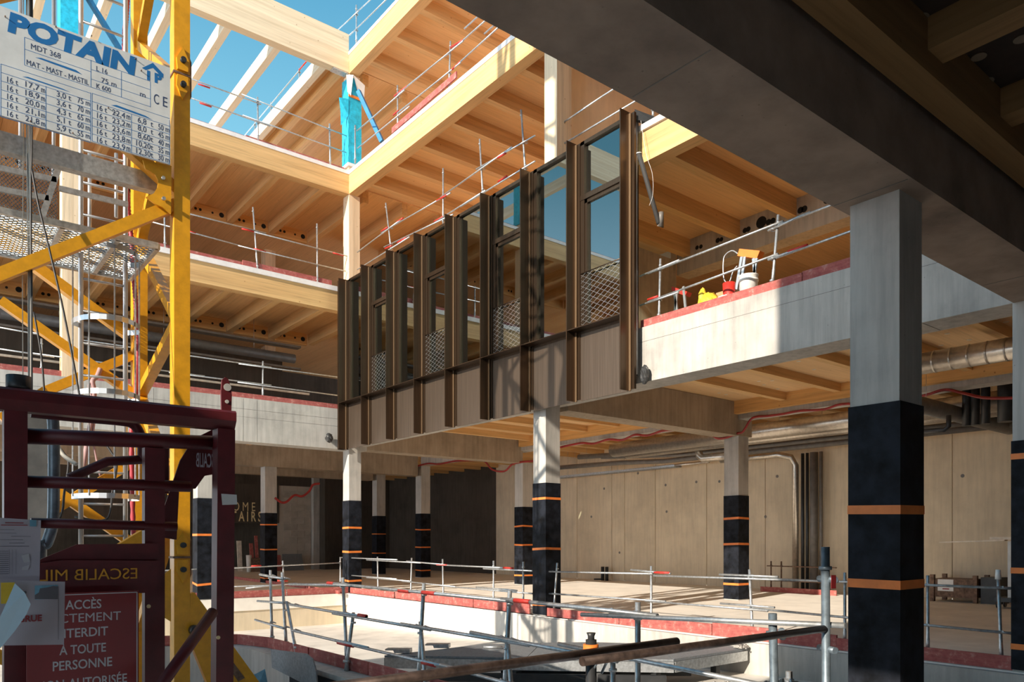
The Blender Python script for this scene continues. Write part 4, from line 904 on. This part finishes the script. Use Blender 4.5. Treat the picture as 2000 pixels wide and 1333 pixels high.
MB().tube(path([onY(u, v, YR+.3) for u, v in ((60, 806), (150, 815), (230, 822), (258, 828), (272, 845), (278, 870), (278, 900))]), .026, 12).build('bent_tube', 'frame_red', t)
MB().tube([onY(135, 935, YR+.3), onY(210, 902, YR+.3), onY(300, 897, YR+.3)], .024, 12).build('bent_tube', 'frame_red', t)
MB().tube([onY(416, 1196, YR-.05), onY(300, 1360, YR-.4)], .028, 12).build('diagonal_tube', 'frame_red', t)
lug = [(433, 803), (432, 765), (434, 742), (440, 737), (446, 741), (451, 757), (453, 772), (452, 803)]
MB().prism([onY(u, v, YR+.05) for u, v in lug], (0, .015, 0)).build('lifting_lug', 'frame_red', t)
for (u, v, r) in ((444, 757, .020), (443, 785, .010)):
    p = Vector(onY(u, v, YR+.05)); MB().tube([p+Vector((0, -.001, 0)), p+Vector((0, -.004, 0))], r, 14).build('lug_hole', 'concrete_grey', t)
for u, v, m_ in ((426, 1246, 'gold_letter'), (290, 1185, 'gold_letter')):
    p = Vector(onY(u, v, YR-.002 if u > 400 else YR+.098)); MB().tube([p, p+Vector((0, -.006, 0))], .010, 10).build('rivet', m_, t)
MB().prism([onY(u, v, YR-.01) for u, v in ((432, 965), (462, 967), (463, 986), (434, 987))], (0, -.002, 0)).build('tape_scrap', 'sign_white', t)
for u in (320,): MB().box(onY(313, 900, YR+.2)[0], onY(330, 900, YR+.2)[0], YR+.2, YR+.23, onY(320, 960, YR)[2], onY(320, 865, YR)[2]).build('hinge_plate', 'frame_red', t)
o = MB().tube(path([onY(u, v, YR+.45) for u, v in ((98, 790), (103, 815), (105, 860), (105, 950), (103, 1020), (92, 1060), (84, 1066), (78, 1085), (77, 1400))]), .028, 12).build('bent_pole', 'galv_blue'); tag(o, 'blue-grey bent pole behind the left post of the red frame', 'pole')
o = MB().tube([onY(36, 735, YR+.06), onY(36, 756, YR+.06), onY(36, 760, YR+.06)], .05, 14).build('pipe_stub', 'dark_steel'); tag(o, 'dark pipe stub standing on the red frame top bar', 'pipe')
o = box('timber_column', 'timber_white', None, onY(54, 900, 5.0)[0], onY(92, 900, 5.0)[0], 5.0, 5.12, -.55, onY(70, 796, 5.0)[2]); tag(o, 'grey timber post behind the red frame bars', 'column')
# signs and papers
t = thing('warning_sign', 'dark red warning sign with white French text forbidding access', 'sign', (.6, 3.95, .0))
YW = 3.95
sxa, sxb = onY(52, 1200, YW)[0], onY(271, 1200, YW)[0]; szt = onY(271, 1154, YW)[2]
box('panel', 'sign_red', t, sxa, sxb, YW, YW+.012, .2, szt)
for q in ((sxa+.008, sxb-.008, szt-.010, szt-.006), (sxb-.010, sxb-.006, .22, szt-.008)): box('border', 'letter_grey', t, q[0], q[1], YW-.002, YW, q[2], q[3])
rows = (('ACCÈS', 128, 198, 1188, 17.5), ('STRICTEMENT', 60, 236, 1211, 17.5), ('INTERDIT', 105, 211, 1241, 17.5), ('À TOUTE', 116, 207, 1273, 17.5), ('PERSONNE', 103, 219, 1301, 18), ('NON-AUTORISÉE', 71, 248, 1333, 18))
for s_, u0, u1, v, cp in rows:
    vL = v+(u1-u0)*.04 if True else v
    a, b = onY(u0, vL, YW-.001), onY(u1, v, YW-.001)
    put_text(s_, (a[0], a[1], b[2]), b[0]-a[0], cp/F*(a[0]*FX+a[1]*FY), 'letter_grey', t, bold=.012)
def paper(label, pts, Y, mat='paper_white'):
    o = thing('notice_paper', label, 'notice', onY(*pts[0], Y)); MB().prism([onY(u, v, Y) for u, v in pts], (0, .003, 0)).build('sheet', mat, o); return o
pp = paper('laminated printed notice with table at the left edge', [(-30, 1010), (80, 1017), (77, 1141), (-30, 1136)], 3.60)
def ptext(s, u0, v0, u1, cap, mat, par, Y, bold=.0):
    a = onY(u0, v0, Y); b = onY(u1, v0, Y); put_text(s, a, b[0]-a[0], cap/F*(a[0]*FX+a[1]*FY), mat, par, bold=bold)
def pbar(u0, v0, u1, v1, mat, par, Y, name='print_line'):
    a = onY(u0, v0, Y); b = onY(u1, v1, Y); box(name, mat, par, a[0], b[0], Y, Y-.001, a[2], b[2])
pbar(10, 1021, 46, 1023, 'print_red', pp, 3.597); pbar(2, 1025.5, 54, 1027.5, 'print_red', pp, 3.597); pbar(58, 1016, 71, 1029, 'tarp_blue', pp, 3.597, 'stamp')
for k, (u0, u1) in enumerate(((0, 28), (0, 32), (22, 60), (0, 45), (18, 48), (0, 57))): pbar(u0, 1035+6.5*k, u1, 1035.8+6.5*k, 'print_grey', pp, 3.597)
for k in range(12): pbar(-5, 1077+4*k, 17, 1077.6+4*k, 'print_grey', pp, 3.597)
for u in (18, 24, 31): pbar(u, 1074, u+.5, 1122, 'print_grey', pp, 3.597)
for c__ in (((42, 1086), (57, 1082), (58, 1098), (47, 1100)), ((44, 1108), (58, 1104), (54, 1114), (42, 1114))):
    MB().prism([onY(u, v, 3.597) for u, v in c__], (0, -.001, 0)).build('drawing', 'letter_grey', pp)
p2 = paper('laminated notice with a dark photo and red word GRUE', [(-20, 1134), (127, 1137), (125, 1260), (-20, 1262)], 3.50)
ptext('GRUE', 35, 1216, 82, 12, 'print_red', p2, 3.497, .03); ptext('ge', 42, 1160, 52, 6, 'print_grey', p2, 3.497, .02)
MB().prism([onY(u, v, 3.497) for u, v in ((68, 1171), (68, 1163), (76, 1158), (78, 1150), (93, 1148), (104, 1145), (113, 1146), (113, 1171))], (0, -.001, 0)).build('photo_print', 'print_grey', p2)
pbar(68, 1144.5, 113, 1170, 'tarp_blue', p2, 3.498, 'photo_print')
pbar(114, 1146, 114.6, 1250, 'print_grey', p2, 3.497)
for k in range(1):
    P = [onY(u, v, 3.42-d) for u, v, d in ((29, 1140, .0), (48, 1158, .04), (60, 1181, .06), (52, 1200, .05), (30, 1232, .03), (0, 1268, .0), (-30, 1290, 0), (-30, 1230, 0), (0, 1206, .0), (14, 1175, .0))]
    o = MB().poly(P, [tuple(range(len(P)))]).build('curled_paper', 'paper_blue'); tag(o, 'curled bluish paper flap in front of the notices', 'notice')
t = thing('yellow_label', 'yellow label above the curled paper at the left edge', 'label', onY(5, 1160, 3.55))
box('panel', 'yellow_plastic', t, onY(2, 1160, 3.46)[0], onY(29, 1160, 3.46)[0], 3.46, 3.465, onY(5, 1180, 3.46)[2], onY(5, 1139, 3.46)[2])
# unseen cabins added west of the yard to shade the gate and crane foot
for k in range(2):
    t = thing('shade_cabin', 'unseen cabin added for shade west of the crane, '+('lower' if k == 0 else 'upper')+' one', 'cabin', (-6.2, 5.5, -.55+2.7*k))
    box('body', 'sign_white', t, -7.5, -5.0, 1.0, 9.9, -.54+2.7*k, 2.1+2.7*k); box('door', 'galv_blue', t, -5.0, -4.96, 4, 4.9, -.4+2.7*k, 1.6+2.7*k)

# ================================================================ SERVICES UNDER THE CEILINGS
def pipe(label, pts, r, mat='pipe_grey', name='pipe', cat='pipe', n=14, bands=0, par=None):
    t = thing(name, label, cat, tuple(pts[0])) if par is None else par
    for p, q in zip(pts[:-1], pts[1:]):
        p, q = Vector(p), Vector(q)
        top_ = 5.26 if p.z < 5.4 else 8.86
        if abs(q.z-p.z) < .15 and (q-p).length > 1.0:
            k_ = max(1, int((q-p).length/2.2))
            for i_ in range(k_):
                c_h = p.lerp(q, (i_+.5)/k_); MB().tube([c_h, (c_h.x, c_h.y, top_)], .006, 6).build('hanger_rod', 'galv', t)
    MB().tube(pts, r, n).build('duct' if name != 'pipe' else 'pipe_run', mat, t)
    if bands:
        p, q = Vector(pts[0]), Vector(pts[-1]); L = (q-p).length; k = bands; d = (q-p).normalized(); x = k
        m = MB()
        while x < L: m.tube([p+d*(x-.012), p+d*(x+.012)], r*1.035, n, False); x += k
        o = m.build('spiral_seam', mat, t); o['kind'] = 'stuff'
    return t
y_ = lambda u, X: onX(u, 1000, X)[1]
pipe('large silver duct under the right ground ceiling, parallel to the beige wall', [(19.2, 3, 4.72), (19.2, y_(1198, 19.2), 4.72)], .24, 'duct_silver', 'silver_duct', 'duct', 18)
pipe('second silver duct running beside the large one', [(19.75, 3, 4.62), (19.75, y_(1225, 19.75), 4.62)], .17, 'duct_silver', 'silver_duct', 'duct', 16)
pipe('grey drain pipe hung above the middle of the beige wall', [(20.3, 3, 4.62), (20.3, 17.2, 4.62), (19.6, 20.5, 4.7)], .09)
pipe('thin grey pipe bending away left of the ducts', [(20.6, 3, 4.50), (20.6, 16.6, 4.50), (19.8, 19.5, 4.62)], .07)
pipe('lower grey pipe close to the wall', [(21.0, 3, 4.42), (21.0, 17.6, 4.40), (20.5, 19.2, 4.44), (20.2, 22.5, 4.48)], .085)
pipe('narrow silver duct close along the wall top right of the column', [(21.55, 15.6, 4.30), (21.55, 13.45, 4.30), (21.72, 13.1, 4.2), (21.8, 13.0, 3.95), (21.8, 13.0, .02)], .10, 'duct_silver', 'silver_duct', 'duct', 14)
pipe('narrow silver tube close along the wall top left of the column', [(21.6, y_(1385, 21.6), 4.30), (21.6, y_(1222, 21.6), 4.28)], .05, 'duct_silver', 'silver_duct', 'duct', 10)
t = pipe('short duct elbow hanging left of the column head', [onX(1364, 880, 19.9), onX(1366, 890, 19.9), onX(1373, 896, 19.9), onX(1400, 893, 19.9), onX(1425, 892, 19.9)], .125, 'duct_silver', 'silver_duct', 'duct', 14)
for i, (u, mat, r, lb) in enumerate(((1567, 'dark_steel', .05, 'first black riser pipe right of the silver riser'), (1576, 'dark_steel', .045, 'second black riser pipe right of the silver riser'), (1589, 'pipe_grey', .12, 'thick grey riser pipe on the beige wall'), (1603, 'pipe_grey', .05, 'thin pale riser pipe right of the thick grey one'))):
    y = y_(u, 21.8); pipe(lb, [(21.82, y, .02), (21.82, y, 4.3)], r, mat)
t = thing('cable_tray', 'perforated cable tray along the top of the wall at left', 'cable tray', (21.4, 20, 4.2))
mesh_panel((21.2, 17.3, 4.2), (21.2, 24.0, 4.2), (21.6, 17.3, 4.2), 80, 5, 'tray_mesh', 'galv', t, .018)
for x in (21.2, 21.6):
    for y in (18.2, 20.4, 22.8): MB().tube([(x, y, 4.22), (x, y, 5.26)], .006, 6).build('hanger_rod', 'galv', t)
for x in (21.2, 21.6): box('tray_edge', 'galv', t, x-.01, x+.01, 17.3, 24, 4.2, 4.27)
def cab(label, pts, r=.035, mat='cable_red'):
    o = MB().tube(path(pts), r, 8).build('cable', mat); tag(o, label, 'cable'); return o
cab('dark red cable sagging below the beam right of the window strip', [onX(u, v, 17.18) for u, v in ((1095, 874), (1135, 866), (1160, 867), (1188, 859), (1215, 860), (1240, 850), (1265, 851), (1300, 841), (1345, 842))])
cab('dark red cable wrapping past the column head and up to the big near column', [onX(u, v, 17.18) for u, v in ((1390, 850), (1402, 857), (1420, 855), (1436, 848), (1449, 845), (1455, 838), (1470, 817), (1500, 813), (1530, 809), (1563, 803), (1610, 800), (1645, 790), (1720, 788), (1800, 774), (1845, 762), (1880, 768), (1930, 778), (2030, 776))], .03)
cab('dark red cable looping from the ceiling left of the middle column', [onX(u, v, 17.18) for u, v in ((805, 914), (835, 906), (858, 907), (890, 901), (935, 900), (948, 903), (962, 918), (985, 921), (1000, 908), (1018, 903), (1042, 901))])
cab('dark red cable sagging across the opening by the block wall', [onY(u, v, 27.6) for u, v in ((537, 973), (550, 982), (561, 980), (575, 968), (590, 970), (604, 960), (611, 948), (624, 945))], .045)
pipe('spiral silver duct at the right edge under the yellow joists', [onX(1795, 712, 14.2), (14.2, 2.0, onX(1990, 681, 14.2)[2])], .19, 'duct_silver', 'silver_duct', 'duct', 20, bands=.28)
pipe('dull grey duct crossing behind the big near column, lower right', [onY(1740, 777, 7.0), onY(1972, 836, 7.0), Vector(onY(1972, 836, 7.0))+Vector((.35, 0, .05)), Vector(onY(1972, 836, 7.0))+Vector((.5, 0, .5))], .175, 'pipe_grey', 'grey_duct', 'duct', 18)
pipe('black thin pipe with elbow right of the big near column', [onX(1790, 844, 15.5), onX(1845, 840, 15.5), onX(1853, 833, 15.5), onX(1853, 812, 15.5)], .045, 'dark_steel')
for u in (1888, 1905, 1925, 1965):
    y = y_(u, 18.2); pipe('dark drop pipe between ducts at the right edge, '+{1888: 'first', 1905: 'second', 1925: 'third', 1965: 'widest'}[u]+' from left', [(18.2, y, 4.1), (18.2, y, 5.26)], .09 if u < 1960 else .16, 'dark_steel')
# left wing upper services
t = pipe('wrapped insulation pipe along the shaded ceiling of the left wing', [onY(0, 612, 24.6), (10.3, 24.6, onY(500, 690, 24.6)[2])], .15, 'pipe_grey')
for k, (v0, lb) in enumerate(((668, 'upper'), (712, 'lower'))):
    pz = onY(500, v0, 24.3)[2]; o = MB().bar((-6, 24.2, pz), (10.3, 24.2, pz), .3, .06).build('cable_tray', 'pipe_grey'); tag(o, lb+' dark cable tray beside the insulation pipe of the left wing', 'cable tray')
o = MB().bar((-6, 23.4, 6.35), (10.3, 23.4, 6.35), .05, .06).build('batten', 'timber_white'); tag(o, 'pale batten line behind the first floor guardrail of the left wing', 'batten')
o = box('dark_panel', 'concrete_dark', None, -12, 10.4, 25.9, 26.0, 5.47, 8.2); tag(o, 'dark curtain wall inside the left wing first floor', 'panel')  # plain dark panel set across the interior behind the ledger blocks

# ================================================================ LOOSE THINGS
# first floor right: bucket, bags, ladders
bx = 11.0
t = thing('bucket', 'white plastic bucket on the first floor edge behind the tube rail', 'bucket', (bx, onX(1462, 560, bx)[1], 5.5))
c = onX(1462, 560, bx); MB().tube([(bx, c[1], 5.5), (bx, c[1], 5.99), (bx, c[1], 6.0)], [.13, .155, .165], 20).build('body', 'white_plastic', t)
MB().tube([(bx, c[1], 5.9), (bx, c[1], 5.93)], .163, 20).build('rim', 'white_plastic', t)
def bag(label, u, v, r, mat, cat='bag', name='bag'):
    c = onX(u, v, 10.9); return bundle(name, mat, label, cat, (c[0], c[1], 5.5+r[2]*.9), r)
bag('yellow plastic bag on the first floor edge', 1385, 585, (.18, .17, .20), 'yellow_plastic')
bag('smaller yellow bag left of the bucket', 1372, 585, (.08, .08, .26), 'yellow_plastic')
bag('white bag with red print between yellow bag and bucket', 1413, 580, (.12, .15, .14), 'white_plastic')
bag('white sheet heap at the left end of the bags', 1352, 595, (.15, .2, .12), 'white_plastic', 'sheet', 'crumpled_sheet')
c = onX(1415, 570, 11.15); o = box('cardboard_box', 'cardboard', None, 11.1, 11.4, c[1]-.2, c[1]+.14, 5.5, 5.92); tag(o, 'brown cardboard box behind the bags', 'box')
c = onX(1424, 565, 11.05); o = MB().tube([(11.05, c[1], 5.5), (11.05, c[1], 6.0)], [.09, .11], 16).build('red_bucket', 'red_paint'); tag(o, 'small red bucket left of the white bucket', 'bucket')
t = thing('step_stool', 'aluminium step ladder with orange tray top and bent handle', 'ladder', (11.3, onX(1460, 560, 11.3)[1], 5.5))
q = lambda u, v, X=11.3: onX(u, v, X)
P = [q(1444, 486), q(1484, 490), q(1478, 505), q(1440, 500)]
MB().prism([Vector(p) for p in P], (.14, 0, 0)).build('tray_top', 'orange_tape', t)
for a, b in (((1449, 502), (1430, 575)), ((1455, 502), (1440, 575)), ((1478, 505), (1462, 550)), ((1472, 505), (1480, 560))): MB().bar(q(*a), (q(*b)[0], q(*b)[1], 5.51), .03, .05).build('leg', 'aluminium', t)
MB().tube(path([q(u, v) for u, v in ((1441, 496), (1430, 490), (1418, 497), (1413, 510), (1414, 545), (1424, 552), (1432, 530), (1440, 520))]), .012, 8).build('handle', 'aluminium', t)
t = thing('step_ladder', 'dark step ladder with red tray in the shade left of the bags', 'ladder', (11.8, onX(1325, 560, 11.8)[1], 5.5))
for a, b in (((1318, 575), (1330, 622)), ((1335, 560), (1345, 622)), ((1322, 575), (1312, 622))): MB().bar(q(*a, 11.8), (11.8, q(*b, 11.8)[1], 5.51), .03, .05).build('leg', 'aluminium', t)
MB().prism([Vector(q(u, v, 11.8)) for u, v in ((1312, 560), (1342, 570), (1338, 578), (1312, 568))], (.15, 0, 0)).build('tray_top', 'red_paint', t)
# ground storey right: crate, panel, plank, pipe guard
CX = 21.0
cy0, cy1 = onX(1908, 1150, CX)[1], onX(1816, 1150, CX)[1]
t = thing('steel_crate', 'rusty brown steel stillage crate with white label by the beige wall', 'crate', (CX+.4, (cy0+cy1)/2, 0))
box('body', 'rust', t, CX+.05, CX+.8, cy0+.1, cy1-.1, .12, .60)
for y in (cy0, cy1-.1):
    for x in (CX, CX+.75): box('corner_post', 'rust', t, x, x+.1, y, y+.1, 0, .70)
box('label_plate', 'white_plastic', t, CX+.035, CX+.05, (cy0+cy1)/2+.0, (cy0+cy1)/2+.38, .28, .58); box('label_print', 'print_red', t, CX+.03, CX+.036, (cy0+cy1)/2+.1, (cy0+cy1)/2+.26, .32, .35)
box('dark_tub', 'tarp_black', t, CX+.1, CX+.8, cy0-.45, cy0-.05, 0, .66)
o = MB().bar(onX(1941, 1052, 19.9), onX(2010, 1052, 19.9), .5, .06).build('plank', 'timber_white'); tag(o, 'white plank lying on top of the pale panel', 'plank')
o = MB().bar(onX(1838, 1060, 20.6), onX(1965, 1056, 20.4), .16, .03).build('plank', 'timber_white'); tag(o, 'thin plank sticking out left towards the crate', 'plank')
t = thing('trolley', 'trolley with a pale upright panel at the right edge', 'trolley', (20.3, onX(1985, 1100, 20.3)[1], 0))
box('panel', 'sign_white', t, 20.2, 20.25, onX(2000, 1100, 20.2)[1], onX(1968, 1100, 20.2)[1], .25, onX(1980, 1058, 20.2)[2])
yy = onX(1985, 1100, 20.3)[1]; box('base', 'dark_steel', t, 20.0, 20.6, yy-.35, yy+.35, .15, .25)
for a, b in ((-.3, 20.05), (.3, 20.05), (-.3, 20.5), (.3, 20.5)): MB().tube([(b, yy+a-.02, .075), (b, yy+a+.02, .075)], .075, 14).build('wheel', 'cable_black', t)
XGd = 21.0
guard('small tube guard in front of the riser pipes', [((XGd, y_(u, XGd), 0), (XGd, y_(u, XGd), .95)) for u in (1506, 1526, 1606)], [((XGd, y_(1498, XGd), .8), (XGd, y_(1634, XGd), .8)), ((XGd, y_(1500, XGd), .35), (XGd, y_(1610, XGd), .35))], mat='rust')
board('red boards around the foot of the riser pipes', (XGd-.1, y_(1490, XGd), 0), (XGd-.1, y_(1638, XGd), 0), .15)
for u in (1184, 1192):
    y = y_(u, 21.9); o = MB().tube([(21.7, y, 0), (21.7, y, .55)], .07, 12).build('pipe_stub', 'dark_steel'); tag(o, 'dark pipe stub rising from the floor at the wall, '+('left' if u == 1184 else 'right')+' of the pair', 'pipe')
o = MB().tube([onZ(1160, 1132, .03), onZ(1178, 1132, .03)], .03, 8).build('pipe_piece', 'dark_steel'); tag(o, 'dark pipe piece lying on the floor left of the stubs', 'pipe')
# far left clutter below the letters
Yc = YB-1.2
def slab_(label, u0, u1, v0, mat, name, cat, lean=.3, Y=Yc):
    a, b = onY(u0, 1115, Y), onY(u1, 1115, Y); zt2 = onY(u0, v0, Y)[2]
    o = MB().prism([(a[0], Y, 0), (b[0], Y, 0), (b[0], Y+lean, zt2), (a[0], Y+lean, zt2)], (0, .06, 0)).build(name, mat); tag(o, label, cat); return o
slab_('dark grey sheet leaning on the block wall', 556, 594, 1083, 'sheet_grey', 'leaning_sheet', 'sheet')
slab_('reddish board leaning left of the dark grey sheet', 540, 552, 1085, 'red_board', 'leaning_board', 'board')
slab_('tall pink-red board leaning beside the column right of the letters', 501, 507, 1047, 'red_board', 'leaning_board', 'board')
slab_('shorter red board leaning left of the tall one', 491, 498, 1062, 'red_board', 'leaning_board', 'board')
slab_('small yellowish board under the letters', 465, 474, 1057, 'timber_white', 'leaning_board', 'board', .2, Yc+.9)
a = onY(486, 1115, Yc-.5); zt2 = onY(486, 1085, Yc-.5)[2]; o = MB().tube([(a[0], Yc-.5, 0), (a[0], Yc-.5, zt2)], [.10, .14], 14).build('white_drum', 'white_plastic'); tag(o, 'tall white drum below the gold letters', 'drum')
a = onY(499, 1112, Yc-.4); o = box('crate', 'rust', None, a[0]-.3, a[0]+.3, Yc-.6, Yc-.2, 0, .7); tag(o, 'brown crate right of the white drum', 'crate')

# ================================================================ SMALL DETAILS
board('red board lying on the slab between the left wing columns', onZ(455, 1131, 0), onZ(598, 1150, 0), .10, .05)
board('red board lying on the slab ending near the corner column', onZ(600, 1151, 0), onZ(664, 1161, 0), .10, .05)
gt = THINGS['long tube guardrail along the sunlit floor edge of the right wing']
p = onX(1953, 1100, XG); MB().tube([(p[0], p[1]+.02, 1.10), (p[0], p[1]+.02, 1.22)], [.036, .028], 14).build('white_cap', 'white_plastic', gt)
# tie holes in the beige wall
tw_ = [o for o in COL.objects if o.get('label') == 'beige concrete back wall with vertical formwork joints'][0]
for u, v in ((1360, 942), (1405, 941), (1518, 931), (1302, 1000), (1246, 925), (1180, 955), (1155, 1010), (1300, 948), (1210, 1080), (1700, 1000), (1880, 930), (1495, 1010)):
    p = onX(u, v, 22.1); MB().tube([(22.098, p[1], p[2]), (22.112, p[1], p[2])], .05, 12).build('tie_hole', 'pipe_grey', tw_)
# formwork joints on the concrete edge beams
def groove(label_obj, *a): o = box('formwork_joint', 'pipe_grey', None, *a); o.parent = label_obj; return o
eb = [o for o in COL.objects if o.name.startswith('edge_beam') and o.type == 'MESH']
rw = [o for o in eb if 'right wing first floor' in o['label']][0]; lw = [o for o in eb if 'left wing first floor' in o['label']][0]; ob_ = [o for o in eb if 'overhead' in o['label']][0]
groove(rw, XF-.002, XF+.01, 3.4, 20.9, 5.20, 5.206); groove(lw, -12, 10.4, YF-.002, YF+.01, 5.22, 5.226); groove(lw, -12, 10.4, YF-.002, YF+.01, 5.0, 5.005)
for u in (475, 502, 300): x = onY(u, 800, YF)[0]; groove(lw, x-.003, x+.003, YF-.002, YF+.01, 4.34, 5.5)
for u, v in ((1262, 174), (1915, 559), (1640, 398)):
    x = onZ(u, v, 4.465)[0]; groove(ob_, x-.004, x+.004, 2.75, 3.36, 4.462, 4.475)
x = onX(1800, 625, XF)[1]; groove(rw, XF+.02, XF+.58, x-.004, x+.004, 4.462, 4.475)
# thin white wire beside the drain pipe
o = MB().tube(path([onX(1250, 225, XF-.1), onX(1262, 300, XF-.15), onX(1274, 340, XF-.1), onX(1275, 380, XF-.1), onX(1268, 402, XF-.1)]), .003, 6).build('wire', 'white_plastic'); tag(o, 'thin white wire dangling beside the drain pipe', 'wire')
# pale screw plates under the yellow ceiling
for u, v in ((1482, 745), (1492, 752), (1508, 744), (1519, 760), (1550, 735), (1418, 771), (1404, 768), (1560, 706), (1590, 722), (1850, 652), (1838, 675), (1893, 664), (1965, 629)):
    p = onZ(u, v, 5.26); MB().tube([(p[0], p[1], 5.26), (p[0], p[1], 5.255)], .045, 12).build('plate_washer', 'timber_white', tg)
